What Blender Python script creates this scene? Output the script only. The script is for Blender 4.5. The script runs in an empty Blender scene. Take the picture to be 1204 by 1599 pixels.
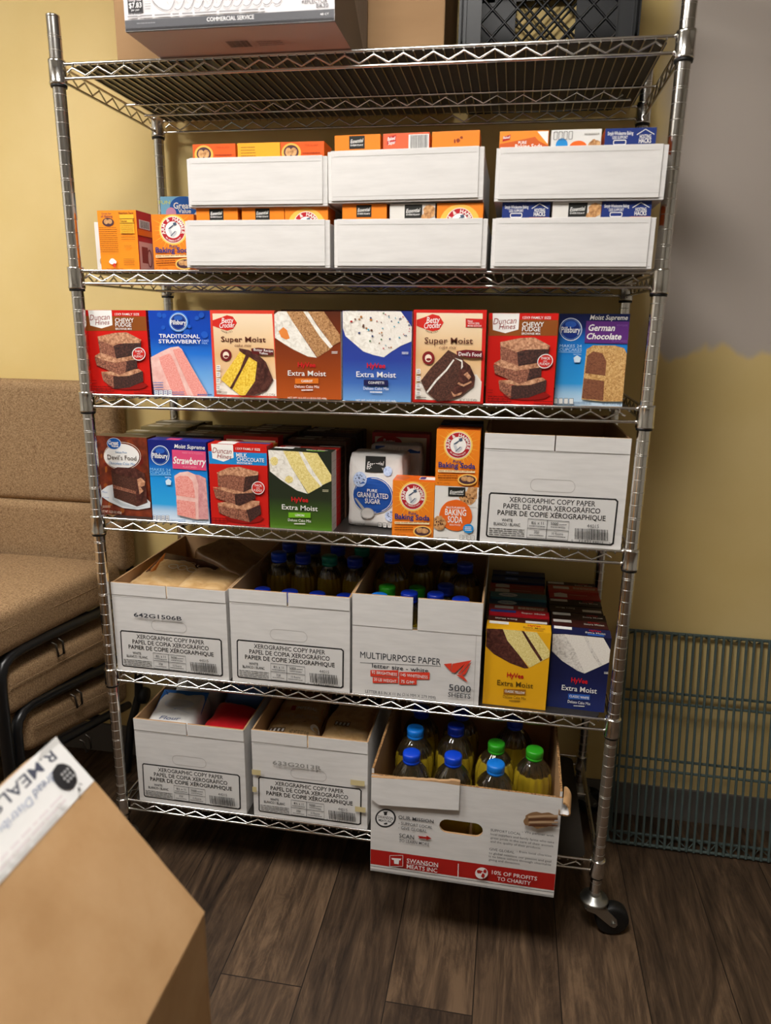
import bpy, bmesh, math, random
from mathutils import Vector, Matrix, noise
from mathutils.bvhtree import BVHTree
from mathutils.geometry import tessellate_polygon

S = bpy.context.scene
COL = S.collection
PI = math.pi

# ------------------------------------------------------------------ camera, world, lights, exposure
cam_data = bpy.data.cameras.new('camera')
cam = bpy.data.objects.new('camera', cam_data)
COL.objects.link(cam)
RX = Vector((.98529537, .17019702, .0150336))
UP = -Vector((.05769563, -.24860288, -.96688563))
BK = -Vector((-.16082365, .95353531, -.2547669))
cam.matrix_world = Matrix(((RX.x, UP.x, BK.x, .90589527), (RX.y, UP.y, BK.y, -1.4459264),
                           (RX.z, UP.z, BK.z, 1.36523264), (0, 0, 0, 1)))
cam_data.sensor_fit = 'VERTICAL'
cam_data.sensor_height = 36
cam_data.lens = 1125.988 / 1599 * 36
cam_data.clip_start = .02
cam_data.dof.use_dof = True
cam_data.dof.focus_distance = 1.65
cam_data.dof.aperture_fstop = 3.6
S.camera = cam

w = bpy.data.worlds.new('world')
S.world = w
w.use_nodes = True
w.node_tree.nodes['Background'].inputs[0].default_value = (.9, .95, 1, 1)
w.node_tree.nodes['Background'].inputs[1].default_value = .05
S.view_settings.view_transform = 'Standard'
S.view_settings.look = 'None'
S.view_settings.exposure = 0.0
S.view_settings.gamma = 1
S.view_settings.use_curve_mapping = False
PANEL = 37.0            # ceiling panel brightness
PANELS = [(-.85, -1.0), (.62, -1.1)]
PANEL_TINT = (1.0, .965, .92)

W, D = 1.1637, .4136                       # post spacing of the rack
Z = [1.840, 1.459, 1.2078, .9262, .5469, .1893]   # its shelf heights, top first

# ------------------------------------------------------------------ helpers: materials
def lin(c):
    return c / 12.92 if c <= .04045 else ((c + .055) / 1.055) ** 2.4
def rgb(h):
    h = h.lstrip('#')
    return tuple(lin(int(h[i:i + 2], 16) / 255) for i in (0, 2, 4)) + (1,)
MATS = {}
def new_mat(name):
    m = bpy.data.materials.new(name)
    m.use_nodes = True
    MATS[name] = m
    return m, m.node_tree.nodes, m.node_tree.links, m.node_tree.nodes['Principled BSDF']
def M(key):
    if key in MATS: return MATS[key]
    m, n, l, b = new_mat(key)               # a hex colour is a printed paper surface
    b.inputs['Base Color'].default_value = rgb(key)
    b.inputs['Roughness'].default_value = .42
    b.inputs['Specular IOR Level'].default_value = .35
    return m
def plain(name, hexc, rough=.5, metal=0, spec=.5):
    m, n, l, b = new_mat(name)
    b.inputs['Base Color'].default_value = rgb(hexc)
    b.inputs['Roughness'].default_value = rough
    b.inputs['Metallic'].default_value = metal
    b.inputs['Specular IOR Level'].default_value = spec
    return m
def N(n, typ, **kw):
    x = n.new(typ)
    for k, v in kw.items():
        if hasattr(x, k): setattr(x, k, v)
    return x
def noisy(name, cols, scale, rough=.6, stretch=(1, 1, 1), detail=4, bump=0, dist=0, metal=0, spec=.4, nrough=.6):
    m, n, l, b = new_mat(name)
    tc = N(n, 'ShaderNodeTexCoord'); mp = N(n, 'ShaderNodeMapping'); nz = N(n, 'ShaderNodeTexNoise'); cr = N(n, 'ShaderNodeValToRGB')
    mp.inputs['Scale'].default_value = stretch
    nz.inputs['Scale'].default_value = scale; nz.inputs['Detail'].default_value = detail
    nz.inputs['Distortion'].default_value = dist; nz.inputs['Roughness'].default_value = nrough
    l.new(tc.outputs['Object'], mp.inputs[0]); l.new(mp.outputs[0], nz.inputs['Vector']); l.new(nz.outputs['Fac'], cr.inputs[0])
    e = cr.color_ramp.elements
    e[0].position = .3; e[1].position = .7
    e[0].color = rgb(cols[0]); e[1].color = rgb(cols[-1])
    for i, c in enumerate(cols[1:-1]):
        k = e.new(.3 + .4 * (i + 1) / (len(cols) - 1)); k.color = rgb(c)
    l.new(cr.outputs[0], b.inputs['Base Color'])
    b.inputs['Roughness'].default_value = rough; b.inputs['Metallic'].default_value = metal
    b.inputs['Specular IOR Level'].default_value = spec
    if bump:
        bp = N(n, 'ShaderNodeBump'); bp.inputs['Strength'].default_value = bump; bp.inputs['Distance'].default_value = .004
        l.new(nz.outputs['Fac'], bp.inputs['Height']); l.new(bp.outputs[0], b.inputs['Normal'])
    return m
def zgrad(name, stops, rough=.4):
    """printed colour blend, bottom to top of the carton (object height in metres)"""
    m, n, l, b = new_mat(name)
    tc = N(n, 'ShaderNodeTexCoord'); sp = N(n, 'ShaderNodeSeparateXYZ'); mr = N(n, 'ShaderNodeMapRange'); cr = N(n, 'ShaderNodeValToRGB')
    mr.inputs['From Max'].default_value = .18
    l.new(tc.outputs['Object'], sp.inputs[0]); l.new(sp.outputs['Z'], mr.inputs['Value']); l.new(mr.outputs[0], cr.inputs[0])
    e = cr.color_ramp.elements
    e[0].position, e[0].color = stops[0][0], rgb(stops[0][1]); e[1].position, e[1].color = stops[-1][0], rgb(stops[-1][1])
    for p, c in stops[1:-1]:
        k = e.new(p); k.color = rgb(c)
    l.new(cr.outputs[0], b.inputs['Base Color']); b.inputs['Roughness'].default_value = rough
    b.inputs['Specular IOR Level'].default_value = .35
    return m

plain('chrome', '#e0deda', .17, 1)
plain('chrome_groove', '#cfccc6', .35, 1)
plain('zinc', '#a9a9a4', .38, 1)
plain('black_sleeve', '#0c0c0c', .5)
plain('black_rubber', '#0b0b0b', .55)
plain('black_plastic', '#08090b', .42, 0, .35)
plain('black_metal', '#0d0e10', .35)
plain('steel_wire', '#4b4640', .4, .9)
noisy('liner', ['#2a2724', '#35312d'], 6, .35, spec=.5)
plain('teal_coating', '#4c5a57', .42)
noisy('white_board', ['#cecbc8', '#d8d5d2'], 90, .75, (.15, 1, 1), 2, .06, spec=.2)
noisy('kraft', ['#ab8459', '#b99368', '#c29d73'], 7, .75, (1, 1, 1), 5, .05, spec=.2)
noisy('kraft_dark', ['#6f4c31', '#7d583a'], 25, .8, (1, 1, .2), 3, spec=.15)
noisy('kraft_box', ['#a98560', '#b5916a'], 14, .8, (.2, 1, 1), 3, spec=.15)
noisy('corrugated_edge', ['#5c3f26', '#b48a5c'], 260, .85, (1, 1, 1), 1, spec=.1)
plain('cap_blue', '#0a3fc4', .35)
plain('cap_navy', '#0a2a9e', .35)
plain('cap_sky', '#1272d0', .35)
plain('cap_green', '#2c9a1e', .35)
plain('cap_teal', '#0a7a66', .35)
plain('bulb_white', '#e8e2e2', .4)

def food():
    noisy('brownie_top', ['#7e4a33', '#c08a68', '#e0b08c'], 190, .5, bump=.2)
    noisy('brownie_side', ['#3a1f18', '#8c5540', '#b98066'], 330, .6)
    noisy('brownie_dark', ['#160b0a', '#3d211b', '#5e372c'], 300, .6)
    noisy('cake_pink', ['#d97068', '#eb9a90', '#f2b3a8'], 420, .6)
    noisy('frost_pink', ['#e3a79f', '#f3cfc6'], 60, .5)
    noisy('frost_rose', ['#c47d80', '#e3aaa8'], 55, .5, dist=2)
    noisy('cake_yellow', ['#cf9a10', '#eac33a', '#f4dc68'], 260, .6)
    noisy('frost_choc', ['#2a120e', '#4a2620', '#6b4136'], 60, .4, dist=2)
    noisy('cake_carrot', ['#6b4327', '#b0804f', '#cfa477'], 380, .6)
    noisy('frost_white', ['#c9c2b6', '#e9e4da', '#f4f1ea'], 70, .5, dist=1.5)
    noisy('frost_grey', ['#a8a198', '#d8d2c9', '#e6e1d9'], 80, .5, dist=2.5)
    noisy('cake_cream', ['#dcd5ca', '#efeae2'], 420, .6)
    noisy('cake_lemon', ['#c9b25e', '#e3d084', '#efe2a6'], 380, .6)
    noisy('cake_choc', ['#26120d', '#4c2a1e', '#694030'], 380, .6)
    noisy('cake_german', ['#5a2f1c', '#7d4a30', '#8c5a3c'], 420, .6)
    noisy('frost_german', ['#8a5a2a', '#c89a5c', '#e6c48a'], 190, .5, dist=2)
    noisy('cookie', ['#8a5a34', '#c4915c', '#d9ad7a'], 160, .6)
    noisy('cookie_blue', ['#7f97c4', '#b8c8e6', '#c8d6ee'], 200, .6)
    noisy('sugar_tan', ['#b98f5c', '#d0aa76', '#dcbd8e'], 26, .28, bump=.5, dist=1, spec=.7)
    noisy('sugar_brown', ['#806042', '#98744f', '#a5815c'], 18, .22, bump=.5, dist=1, spec=.8)
    noisy('bag_dark', ['#3a1a12', '#552a1c'], 20, .25, bump=.3, spec=.8)
    noisy('paper_white', ['#cfccc8', '#dedbd7'], 22, .6, bump=.5, dist=.6)
    noisy('paper_blue', ['#4a6fae', '#6a8cc4'], 18, .5, bump=.7, dist=.6)
    noisy('paper_red', ['#c01a22', '#d8242c'], 14, .4, bump=.5)
    noisy('gv_brown', ['#4a1d10', '#6d2c18', '#8a3a1c'], 45, .4)
food()
zgrad('g_pills', [(0, '#8fbce8'), (.25, '#6aa6e2'), (.5, '#1f6fd0'), (.68, '#0a46b0'), (1, '#0b3fae')])
zgrad('g_german', [(0, '#cfe0ee'), (.14, '#9fcbea'), (.24, '#2d9ae0'), (.6, '#1480d2'), (.75, '#0e56a8'), (.84, '#101f5c'), (1, '#0f1b50')])
zgrad('g_strawb', [(0, '#dfe6ee'), (.13, '#b4d0ea'), (.22, '#2fa4e4'), (.58, '#168ad8'), (.75, '#1550a8'), (.86, '#16227a'), (1, '#141e70')])
zgrad('g_carrot', [(0, '#b4521a'), (.25, '#96400f'), (.5, '#7e3310'), (1, '#4a1e0c')])
zgrad('g_confetti', [(0, '#6fa0d6'), (.2, '#3d68b4'), (.45, '#2a3f98'), (1, '#23307e')])
zgrad('g_lemon', [(0, '#4f7a1c'), (.15, '#3c5a1c'), (.4, '#252d1c'), (1, '#1d221a')])
zgrad('g_betty', [(0, '#ead9c6'), (.25, '#e6c49c'), (.5, '#e0b47e'), (.75, '#e8cba4'), (1, '#efdcc0')])
zgrad('g_yellow', [(0, '#e0a51a'), (1, '#e8ad1c')])
zgrad('g_navy', [(0, '#202c66'), (.4, '#181d48'), (1, '#131635')])

def special():
    # sofa fabric: fine woven brown
    m, n, l, b = new_mat('sofa_fabric')
    tc = N(n, 'ShaderNodeTexCoord')
    nz = N(n, 'ShaderNodeTexNoise'); nz.inputs['Scale'].default_value = 560; nz.inputs['Detail'].default_value = 1
    mp = N(n, 'ShaderNodeMapping'); mp.inputs['Scale'].default_value = (.35, .35, 1.2)
    mp2 = N(n, 'ShaderNodeMapping'); mp2.inputs['Scale'].default_value = (1.2, 1.2, .35)
    nz2 = N(n, 'ShaderNodeTexNoise'); nz2.inputs['Scale'].default_value = 560; nz2.inputs['Detail'].default_value = 1
    l.new(tc.outputs['Object'], mp.inputs[0]); l.new(mp.outputs[0], nz.inputs['Vector'])
    l.new(tc.outputs['Object'], mp2.inputs[0]); l.new(mp2.outputs[0], nz2.inputs['Vector'])
    ad = N(n, 'ShaderNodeMath', operation='ADD'); l.new(nz.outputs['Fac'], ad.inputs[0]); l.new(nz2.outputs['Fac'], ad.inputs[1])
    cr = N(n, 'ShaderNodeValToRGB'); e = cr.color_ramp.elements
    e[0].position = .38; e[1].position = .62; e[0].color = rgb('#745a40'); e[1].color = rgb('#a98c69')
    hf = N(n, 'ShaderNodeMath', operation='MULTIPLY'); hf.inputs[1].default_value = .5
    l.new(ad.outputs[0], hf.inputs[0]); l.new(hf.outputs[0], cr.inputs[0]); l.new(cr.outputs[0], b.inputs['Base Color'])
    bp = N(n, 'ShaderNodeBump'); bp.inputs['Strength'].default_value = .35; bp.inputs['Distance'].default_value = .002
    l.new(hf.outputs[0], bp.inputs['Height']); l.new(bp.outputs[0], b.inputs['Normal'])
    b.inputs['Roughness'].default_value = .95; b.inputs['Specular IOR Level'].default_value = .15
    # vinyl plank floor
    m, n, l, b = new_mat('floor_planks')
    tc = N(n, 'ShaderNodeTexCoord'); mp = N(n, 'ShaderNodeMapping'); mp.inputs['Rotation'].default_value = (0, 0, PI / 2)
    mp.inputs['Location'].default_value = (.31, -.003, 0)
    br = N(n, 'ShaderNodeTexBrick'); br.offset = .37; br.inputs['Scale'].default_value = 1
    br.inputs['Brick Width'].default_value = .92; br.inputs['Row Height'].default_value = .18
    br.inputs['Mortar Size'].default_value = .0012; br.inputs['Mortar Smooth'].default_value = .1
    br.inputs['Color1'].default_value = (0, 0, 0, 1); br.inputs['Color2'].default_value = (1, 1, 1, 1); br.inputs['Mortar'].default_value = (.5, .5, .5, 1)
    l.new(tc.outputs['Object'], mp.inputs[0]); l.new(mp.outputs[0], br.inputs['Vector'])
    mul = N(n, 'ShaderNodeVectorMath', operation='MULTIPLY_ADD'); mul.inputs[1].default_value = (3, 7, 0)
    l.new(br.outputs['Color'], mul.inputs[0]); l.new(tc.outputs['Object'], mul.inputs[2])
    gm = N(n, 'ShaderNodeMapping'); gm.inputs['Scale'].default_value = (8, 1.5, 1); l.new(mul.outputs[0], gm.inputs[0])
    g1 = N(n, 'ShaderNodeTexNoise'); g1.inputs['Scale'].default_value = 1.7; g1.inputs['Detail'].default_value = 9; g1.inputs['Distortion'].default_value = 2.2; g1.inputs['Roughness'].default_value = .7
    l.new(gm.outputs[0], g1.inputs['Vector'])
    gm2 = N(n, 'ShaderNodeMapping'); gm2.inputs['Scale'].default_value = (110, 6, 1); l.new(mul.outputs[0], gm2.inputs[0])
    g2 = N(n, 'ShaderNodeTexNoise'); g2.inputs['Scale'].default_value = 1; g2.inputs['Detail'].default_value = 7; g2.inputs['Distortion'].default_value = 1.2; l.new(gm2.outputs[0], g2.inputs['Vector'])
    mx = N(n, 'ShaderNodeMath', operation='MULTIPLY_ADD'); mx.inputs[1].default_value = .36; l.new(g2.outputs['Fac'], mx.inputs[0])
    m2 = N(n, 'ShaderNodeMath', operation='MULTIPLY_ADD'); m2.inputs[1].default_value = .2; l.new(br.outputs['Color'], m2.inputs[0]); l.new(mx.outputs[0], m2.inputs[2])
    l.new(g1.outputs['Fac'], mx.inputs[2])
    cr = N(n, 'ShaderNodeValToRGB'); e = cr.color_ramp.elements
    e[0].position = .46; e[0].color = rgb('#150f0b'); e[1].position = .98; e[1].color = rgb('#6b5540')
    k = e.new(.63); k.color = rgb('#35281d'); k = e.new(.8); k.color = rgb('#4c3b2c')
    l.new(m2.outputs[0], cr.inputs[0])
    dk = N(n, 'ShaderNodeMix', data_type='RGBA'); l.new(br.outputs['Fac'], dk.inputs[0]); l.new(cr.outputs[0], dk.inputs[6]); dk.inputs[7].default_value = rgb('#1a130d')
    l.new(dk.outputs[2], b.inputs['Base Color']); b.inputs['Roughness'].default_value = .5; b.inputs['Specular IOR Level'].default_value = .35
    bp = N(n, 'ShaderNodeBump'); bp.inputs['Strength'].default_value = .15; bp.inputs['Distance'].default_value = .002
    l.new(g2.outputs['Fac'], bp.inputs['Height']); l.new(bp.outputs[0], b.inputs['Normal'])
    # yellow wall with a grey primer patch whose ragged edge is rolled on
    m, n, l, b = new_mat('wall_paint')
    tc = N(n, 'ShaderNodeTexCoord'); sp = N(n, 'ShaderNodeSeparateXYZ'); l.new(tc.outputs['Object'], sp.inputs[0])
    def nzv(sc, amt, st=(1, 1, 1)):
        q = N(n, 'ShaderNodeMapping'); q.inputs['Scale'].default_value = st; l.new(tc.outputs['Object'], q.inputs[0])
        z = N(n, 'ShaderNodeTexNoise'); z.inputs['Scale'].default_value = sc; z.inputs['Detail'].default_value = 3; l.new(q.outputs[0], z.inputs['Vector'])
        s = N(n, 'ShaderNodeMath', operation='MULTIPLY_ADD'); s.inputs[1].default_value = amt; s.inputs[2].default_value = -amt / 2; l.new(z.outputs['Fac'], s.inputs[0])
        return s.outputs[0]
    def ramp(val, off, lo, hi):
        a = N(n, 'ShaderNodeMath', operation='ADD'); l.new(val, a.inputs[0]); l.new(off, a.inputs[1])
        r = N(n, 'ShaderNodeMapRange', interpolation_type='SMOOTHSTEP'); r.inputs['From Min'].default_value = lo; r.inputs['From Max'].default_value = hi
        l.new(a.outputs[0], r.inputs['Value']); return r.outputs[0]
    fx = ramp(sp.outputs['X'], nzv(6, .12), 1.19, 1.27)
    fz = ramp(sp.outputs['Z'], nzv(9, .16, (1, 1, .4)), 1.29, 1.315)
    mm = N(n, 'ShaderNodeMath', operation='MULTIPLY'); l.new(fx, mm.inputs[0]); l.new(fz, mm.inputs[1])
    mo = N(n, 'ShaderNodeTexNoise'); mo.inputs['Scale'].default_value = 2.2; mo.inputs['Detail'].default_value = 5; l.new(tc.outputs['Object'], mo.inputs['Vector'])
    yr = N(n, 'ShaderNodeValToRGB'); e = yr.color_ramp.elements; e[0].color = rgb('#d9be7c'); e[1].color = rgb('#e2c98d'); e[0].position = .35; e[1].position = .65
    l.new(mo.outputs['Fac'], yr.inputs[0])
    mx = N(n, 'ShaderNodeMix', data_type='RGBA'); l.new(mm.outputs[0], mx.inputs[0]); l.new(yr.outputs[0], mx.inputs[6]); mx.inputs[7].default_value = rgb('#bfb4aa')
    l.new(mx.outputs[2], b.inputs['Base Color']); b.inputs['Roughness'].default_value = .6; b.inputs['Specular IOR Level'].default_value = .25
    fb = N(n, 'ShaderNodeTexNoise'); fb.inputs['Scale'].default_value = 160; l.new(tc.outputs['Object'], fb.inputs['Vector'])
    bp = N(n, 'ShaderNodeBump'); bp.inputs['Strength'].default_value = .05; bp.inputs['Distance'].default_value = .002
    l.new(fb.outputs['Fac'], bp.inputs['Height']); l.new(bp.outputs[0], b.inputs['Normal'])
    # oil bottles: clear plastic above the fill line, golden oil below
    for nm, fill in (('oil_tall', .2), ('oil_short', .15)):
        m, n, l, b = new_mat(nm)
        tc = N(n, 'ShaderNodeTexCoord'); sp = N(n, 'ShaderNodeSeparateXYZ'); l.new(tc.outputs['Object'], sp.inputs[0])
        cr = N(n, 'ShaderNodeValToRGB'); mr = N(n, 'ShaderNodeMapRange'); mr.inputs['From Max'].default_value = .3
        l.new(sp.outputs['Z'], mr.inputs['Value']); l.new(mr.outputs[0], cr.inputs[0])
        e = cr.color_ramp.elements; e[0].position = fill / .3; e[1].position = fill / .3 + .01
        e[0].color = rgb('#ecd068'); e[1].color = rgb('#f6f2e4')
        n.remove(b)
        tr = N(n, 'ShaderNodeBsdfTransparent'); gl = N(n, 'ShaderNodeBsdfGlossy'); lw = N(n, 'ShaderNodeFresnel'); mx = N(n, 'ShaderNodeMixShader'); lw.inputs['IOR'].default_value = 1.75
        rf = N(n, 'ShaderNodeBsdfRefraction'); rf.inputs['IOR'].default_value = 1.32; m3 = N(n, 'ShaderNodeMixShader'); m3.inputs[0].default_value = .7
        gl.inputs['Roughness'].default_value = .04; gl.inputs['Color'].default_value = (1, 1, 1, 1); rf.inputs['Roughness'].default_value = 0
        l.new(cr.outputs[0], tr.inputs['Color']); l.new(cr.outputs[0], rf.inputs['Color']); l.new(lw.outputs[0], mx.inputs[0])
        l.new(tr.outputs[0], m3.inputs[1]); l.new(rf.outputs[0], m3.inputs[2]); l.new(gl.outputs[0], mx.inputs[2])
        df = N(n, 'ShaderNodeBsdfDiffuse'); c2 = N(n, 'ShaderNodeValToRGB'); l.new(mr.outputs[0], c2.inputs[0]); l.new(c2.outputs[0], df.inputs['Color'])
        k = c2.color_ramp.elements; k[0].position = fill / .3; k[1].position = fill / .3 + .01; k[0].color = rgb('#ccb02e'); k[1].color = rgb('#8a7a54')
        m4 = N(n, 'ShaderNodeMixShader'); c3 = N(n, 'ShaderNodeMapRange'); c3.inputs['From Min'].default_value = fill; c3.inputs['From Max'].default_value = fill + .003; c3.inputs['To Min'].default_value = .46; c3.inputs['To Max'].default_value = .05; l.new(sp.outputs['Z'], c3.inputs['Value']); l.new(c3.outputs[0], m4.inputs[0]); l.new(m3.outputs[0], m4.inputs[1]); l.new(df.outputs[0], m4.inputs[2]); l.new(m4.outputs[0], mx.inputs[1])
        l.new(mx.outputs[0], n['Material Output'].inputs['Surface'])
    m, n, l, b = new_mat('clear_film')
    b.inputs['Base Color'].default_value = rgb('#e8d8b8'); b.inputs['Roughness'].default_value = .15
    m, n, l, b = new_mat('panel_light')
    b.inputs['Base Color'].default_value = (1, 1, 1, 1)
    b.inputs['Emission Color'].default_value = PANEL_TINT + (1,); b.inputs['Emission Strength'].default_value = PANEL
special()

# ------------------------------------------------------------------ helpers: meshes
class MB:
    def __init__(s): s.v = []; s.f = []; s.m = []; s.sm = []
    def add(s, vs, fs, m, smooth=False, T=None):
        o = len(s.v)
        s.v += [tuple(T @ Vector(q)) if T else tuple(q) for q in vs]
        for f in fs:
            s.f.append(tuple(i + o for i in f)); s.m.append(m); s.sm.append(smooth)
    def box(s, a, b, m, T=None, mats=None):
        (x0, y0, z0), (x1, y1, z1) = a, b
        vs = [(x0, y0, z0), (x1, y0, z0), (x1, y1, z0), (x0, y1, z0), (x0, y0, z1), (x1, y0, z1), (x1, y1, z1), (x0, y1, z1)]
        fs = [(0, 3, 2, 1), (4, 5, 6, 7), (0, 1, 5, 4), (1, 2, 6, 5), (2, 3, 7, 6), (3, 0, 4, 7)]   # bottom top front right back left
        s.add(vs, fs, m, False, T)
        if mats:
            for i in range(6): s.m[len(s.m) - 6 + i] = mats.get(i, m)
    def tube(s, pts, r, m, n=8, cap=True, T=None, close=False):
        pts = [Vector(p) for p in pts]; rr = r if isinstance(r, (list, tuple)) else [r] * len(pts)
        vs = []; K = len(pts); prev = None
        for i, p in enumerate(pts):
            if close: t = (pts[(i + 1) % K] - pts[i - 1])
            else: t = (pts[min(i + 1, K - 1)] - pts[max(i - 1, 0)])
            t = t.normalized() if t.length > 1e-9 else Vector((0, 0, 1))
            if prev is None:
                a = t.cross(Vector((0, 0, 1)) if abs(t.z) < .9 else Vector((1, 0, 0))).normalized()
            else:
                a = (prev - t * prev.dot(t)); a = a.normalized() if a.length > 1e-6 else t.orthogonal().normalized()
            prev = a; c = t.cross(a)
            for k in range(n):
                q = 2 * PI * k / n; vs.append(p + (a * math.cos(q) + c * math.sin(q)) * rr[i])
        fs = []
        R = K if close else K - 1
        for i in range(R):
            for k in range(n):
                j = (i + 1) % K
                fs.append((i * n + k, i * n + (k + 1) % n, j * n + (k + 1) % n, j * n + k))
        s.add(vs, fs, m, True, T)
        if cap and not close:
            o = len(vs); s.add(vs[:n], [tuple(range(n))[::-1]], m, False, T); s.add(vs[o - n:], [tuple(range(n))], m, False, T)
    def lathe(s, prof, m, n=24, T=None, flute=None):
        vs = []
        for (r, z) in prof:
            for k in range(n):
                q = 2 * PI * k / n; rad = r + (flute(q, z, r) if flute else 0)
                vs.append((rad * math.cos(q), rad * math.sin(q), z))
        fs = []
        for i in range(len(prof) - 1):
            for k in range(n): fs.append((i * n + k, i * n + (k + 1) % n, (i + 1) * n + (k + 1) % n, (i + 1) * n + k))
        fs.append(tuple(range(n))[::-1]); fs.append(tuple(range((len(prof) - 1) * n, len(prof) * n)))
        s.add(vs, fs, m, True, T)
    def build(s, name, parent=None, loc=None, rot=None, bevel=0):
        me = bpy.data.meshes.new(name)
        me.from_pydata(s.v, [], s.f)
        names = []
        for k in s.m:
            if k not in names: names.append(k)
        for k in names: me.materials.append(M(k))
        ix = {k: i for i, k in enumerate(names)}
        me.polygons.foreach_set('material_index', [ix[k] for k in s.m])
        me.polygons.foreach_set('use_smooth', s.sm)
        me.update()
        o = bpy.data.objects.new(name, me); COL.objects.link(o)
        if parent: o.parent = parent
        if loc: o.location = loc
        if rot: o.rotation_euler = rot
        if bevel:
            md = o.modifiers.new('bevel', 'BEVEL'); md.width = bevel; md.segments = 2; md.limit_method = 'ANGLE'; md.angle_limit = .9
        return o
def tag(o, label=None, cat=None, group=None, kind=None):
    if label: o['label'] = label
    if cat: o['category'] = cat
    if group: o['group'] = group
    if kind: o['kind'] = kind
    return o
def empty(name, loc=(0, 0, 0), rot=(0, 0, 0), **kw):
    o = bpy.data.objects.new(name, None); COL.objects.link(o); o.location = loc; o.rotation_euler = rot
    o.empty_display_size = .05
    return tag(o, **kw)
def copy_tree(o):
    c = o.copy(); COL.objects.link(c)
    for ch in list(o.children):
        k = copy_tree(ch); k.parent = c; k.matrix_parent_inverse = ch.matrix_parent_inverse.copy()
    return c

# lettering -----------------------------------------------------------------
GC = {}
def glyphs(s, bold=0.0):
    k = (s, bold)
    if k not in GC:
        cu = bpy.data.curves.new('t', 'FONT'); cu.body = s; cu.size = 1; cu.resolution_u = 2; cu.offset = bold * .5
        o = bpy.data.objects.new('t', cu)
        me = bpy.data.meshes.new_from_object(o)
        vs = [(q.co.x, q.co.y) for q in me.vertices]; fs = [tuple(p.vertices) for p in me.polygons]
        bpy.data.objects.remove(o); bpy.data.curves.remove(cu); bpy.data.meshes.remove(me)
        xs = [q[0] for q in vs] or [0]
        GC[k] = (vs, fs, min(xs), max(xs))
    return GC[k]
CAP = .729
def ccap():
    global CAP
    vs = glyphs('H')[0]; ys = [q[1] for q in vs]; CAP = max(ys) - min(ys)
ccap()

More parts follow.
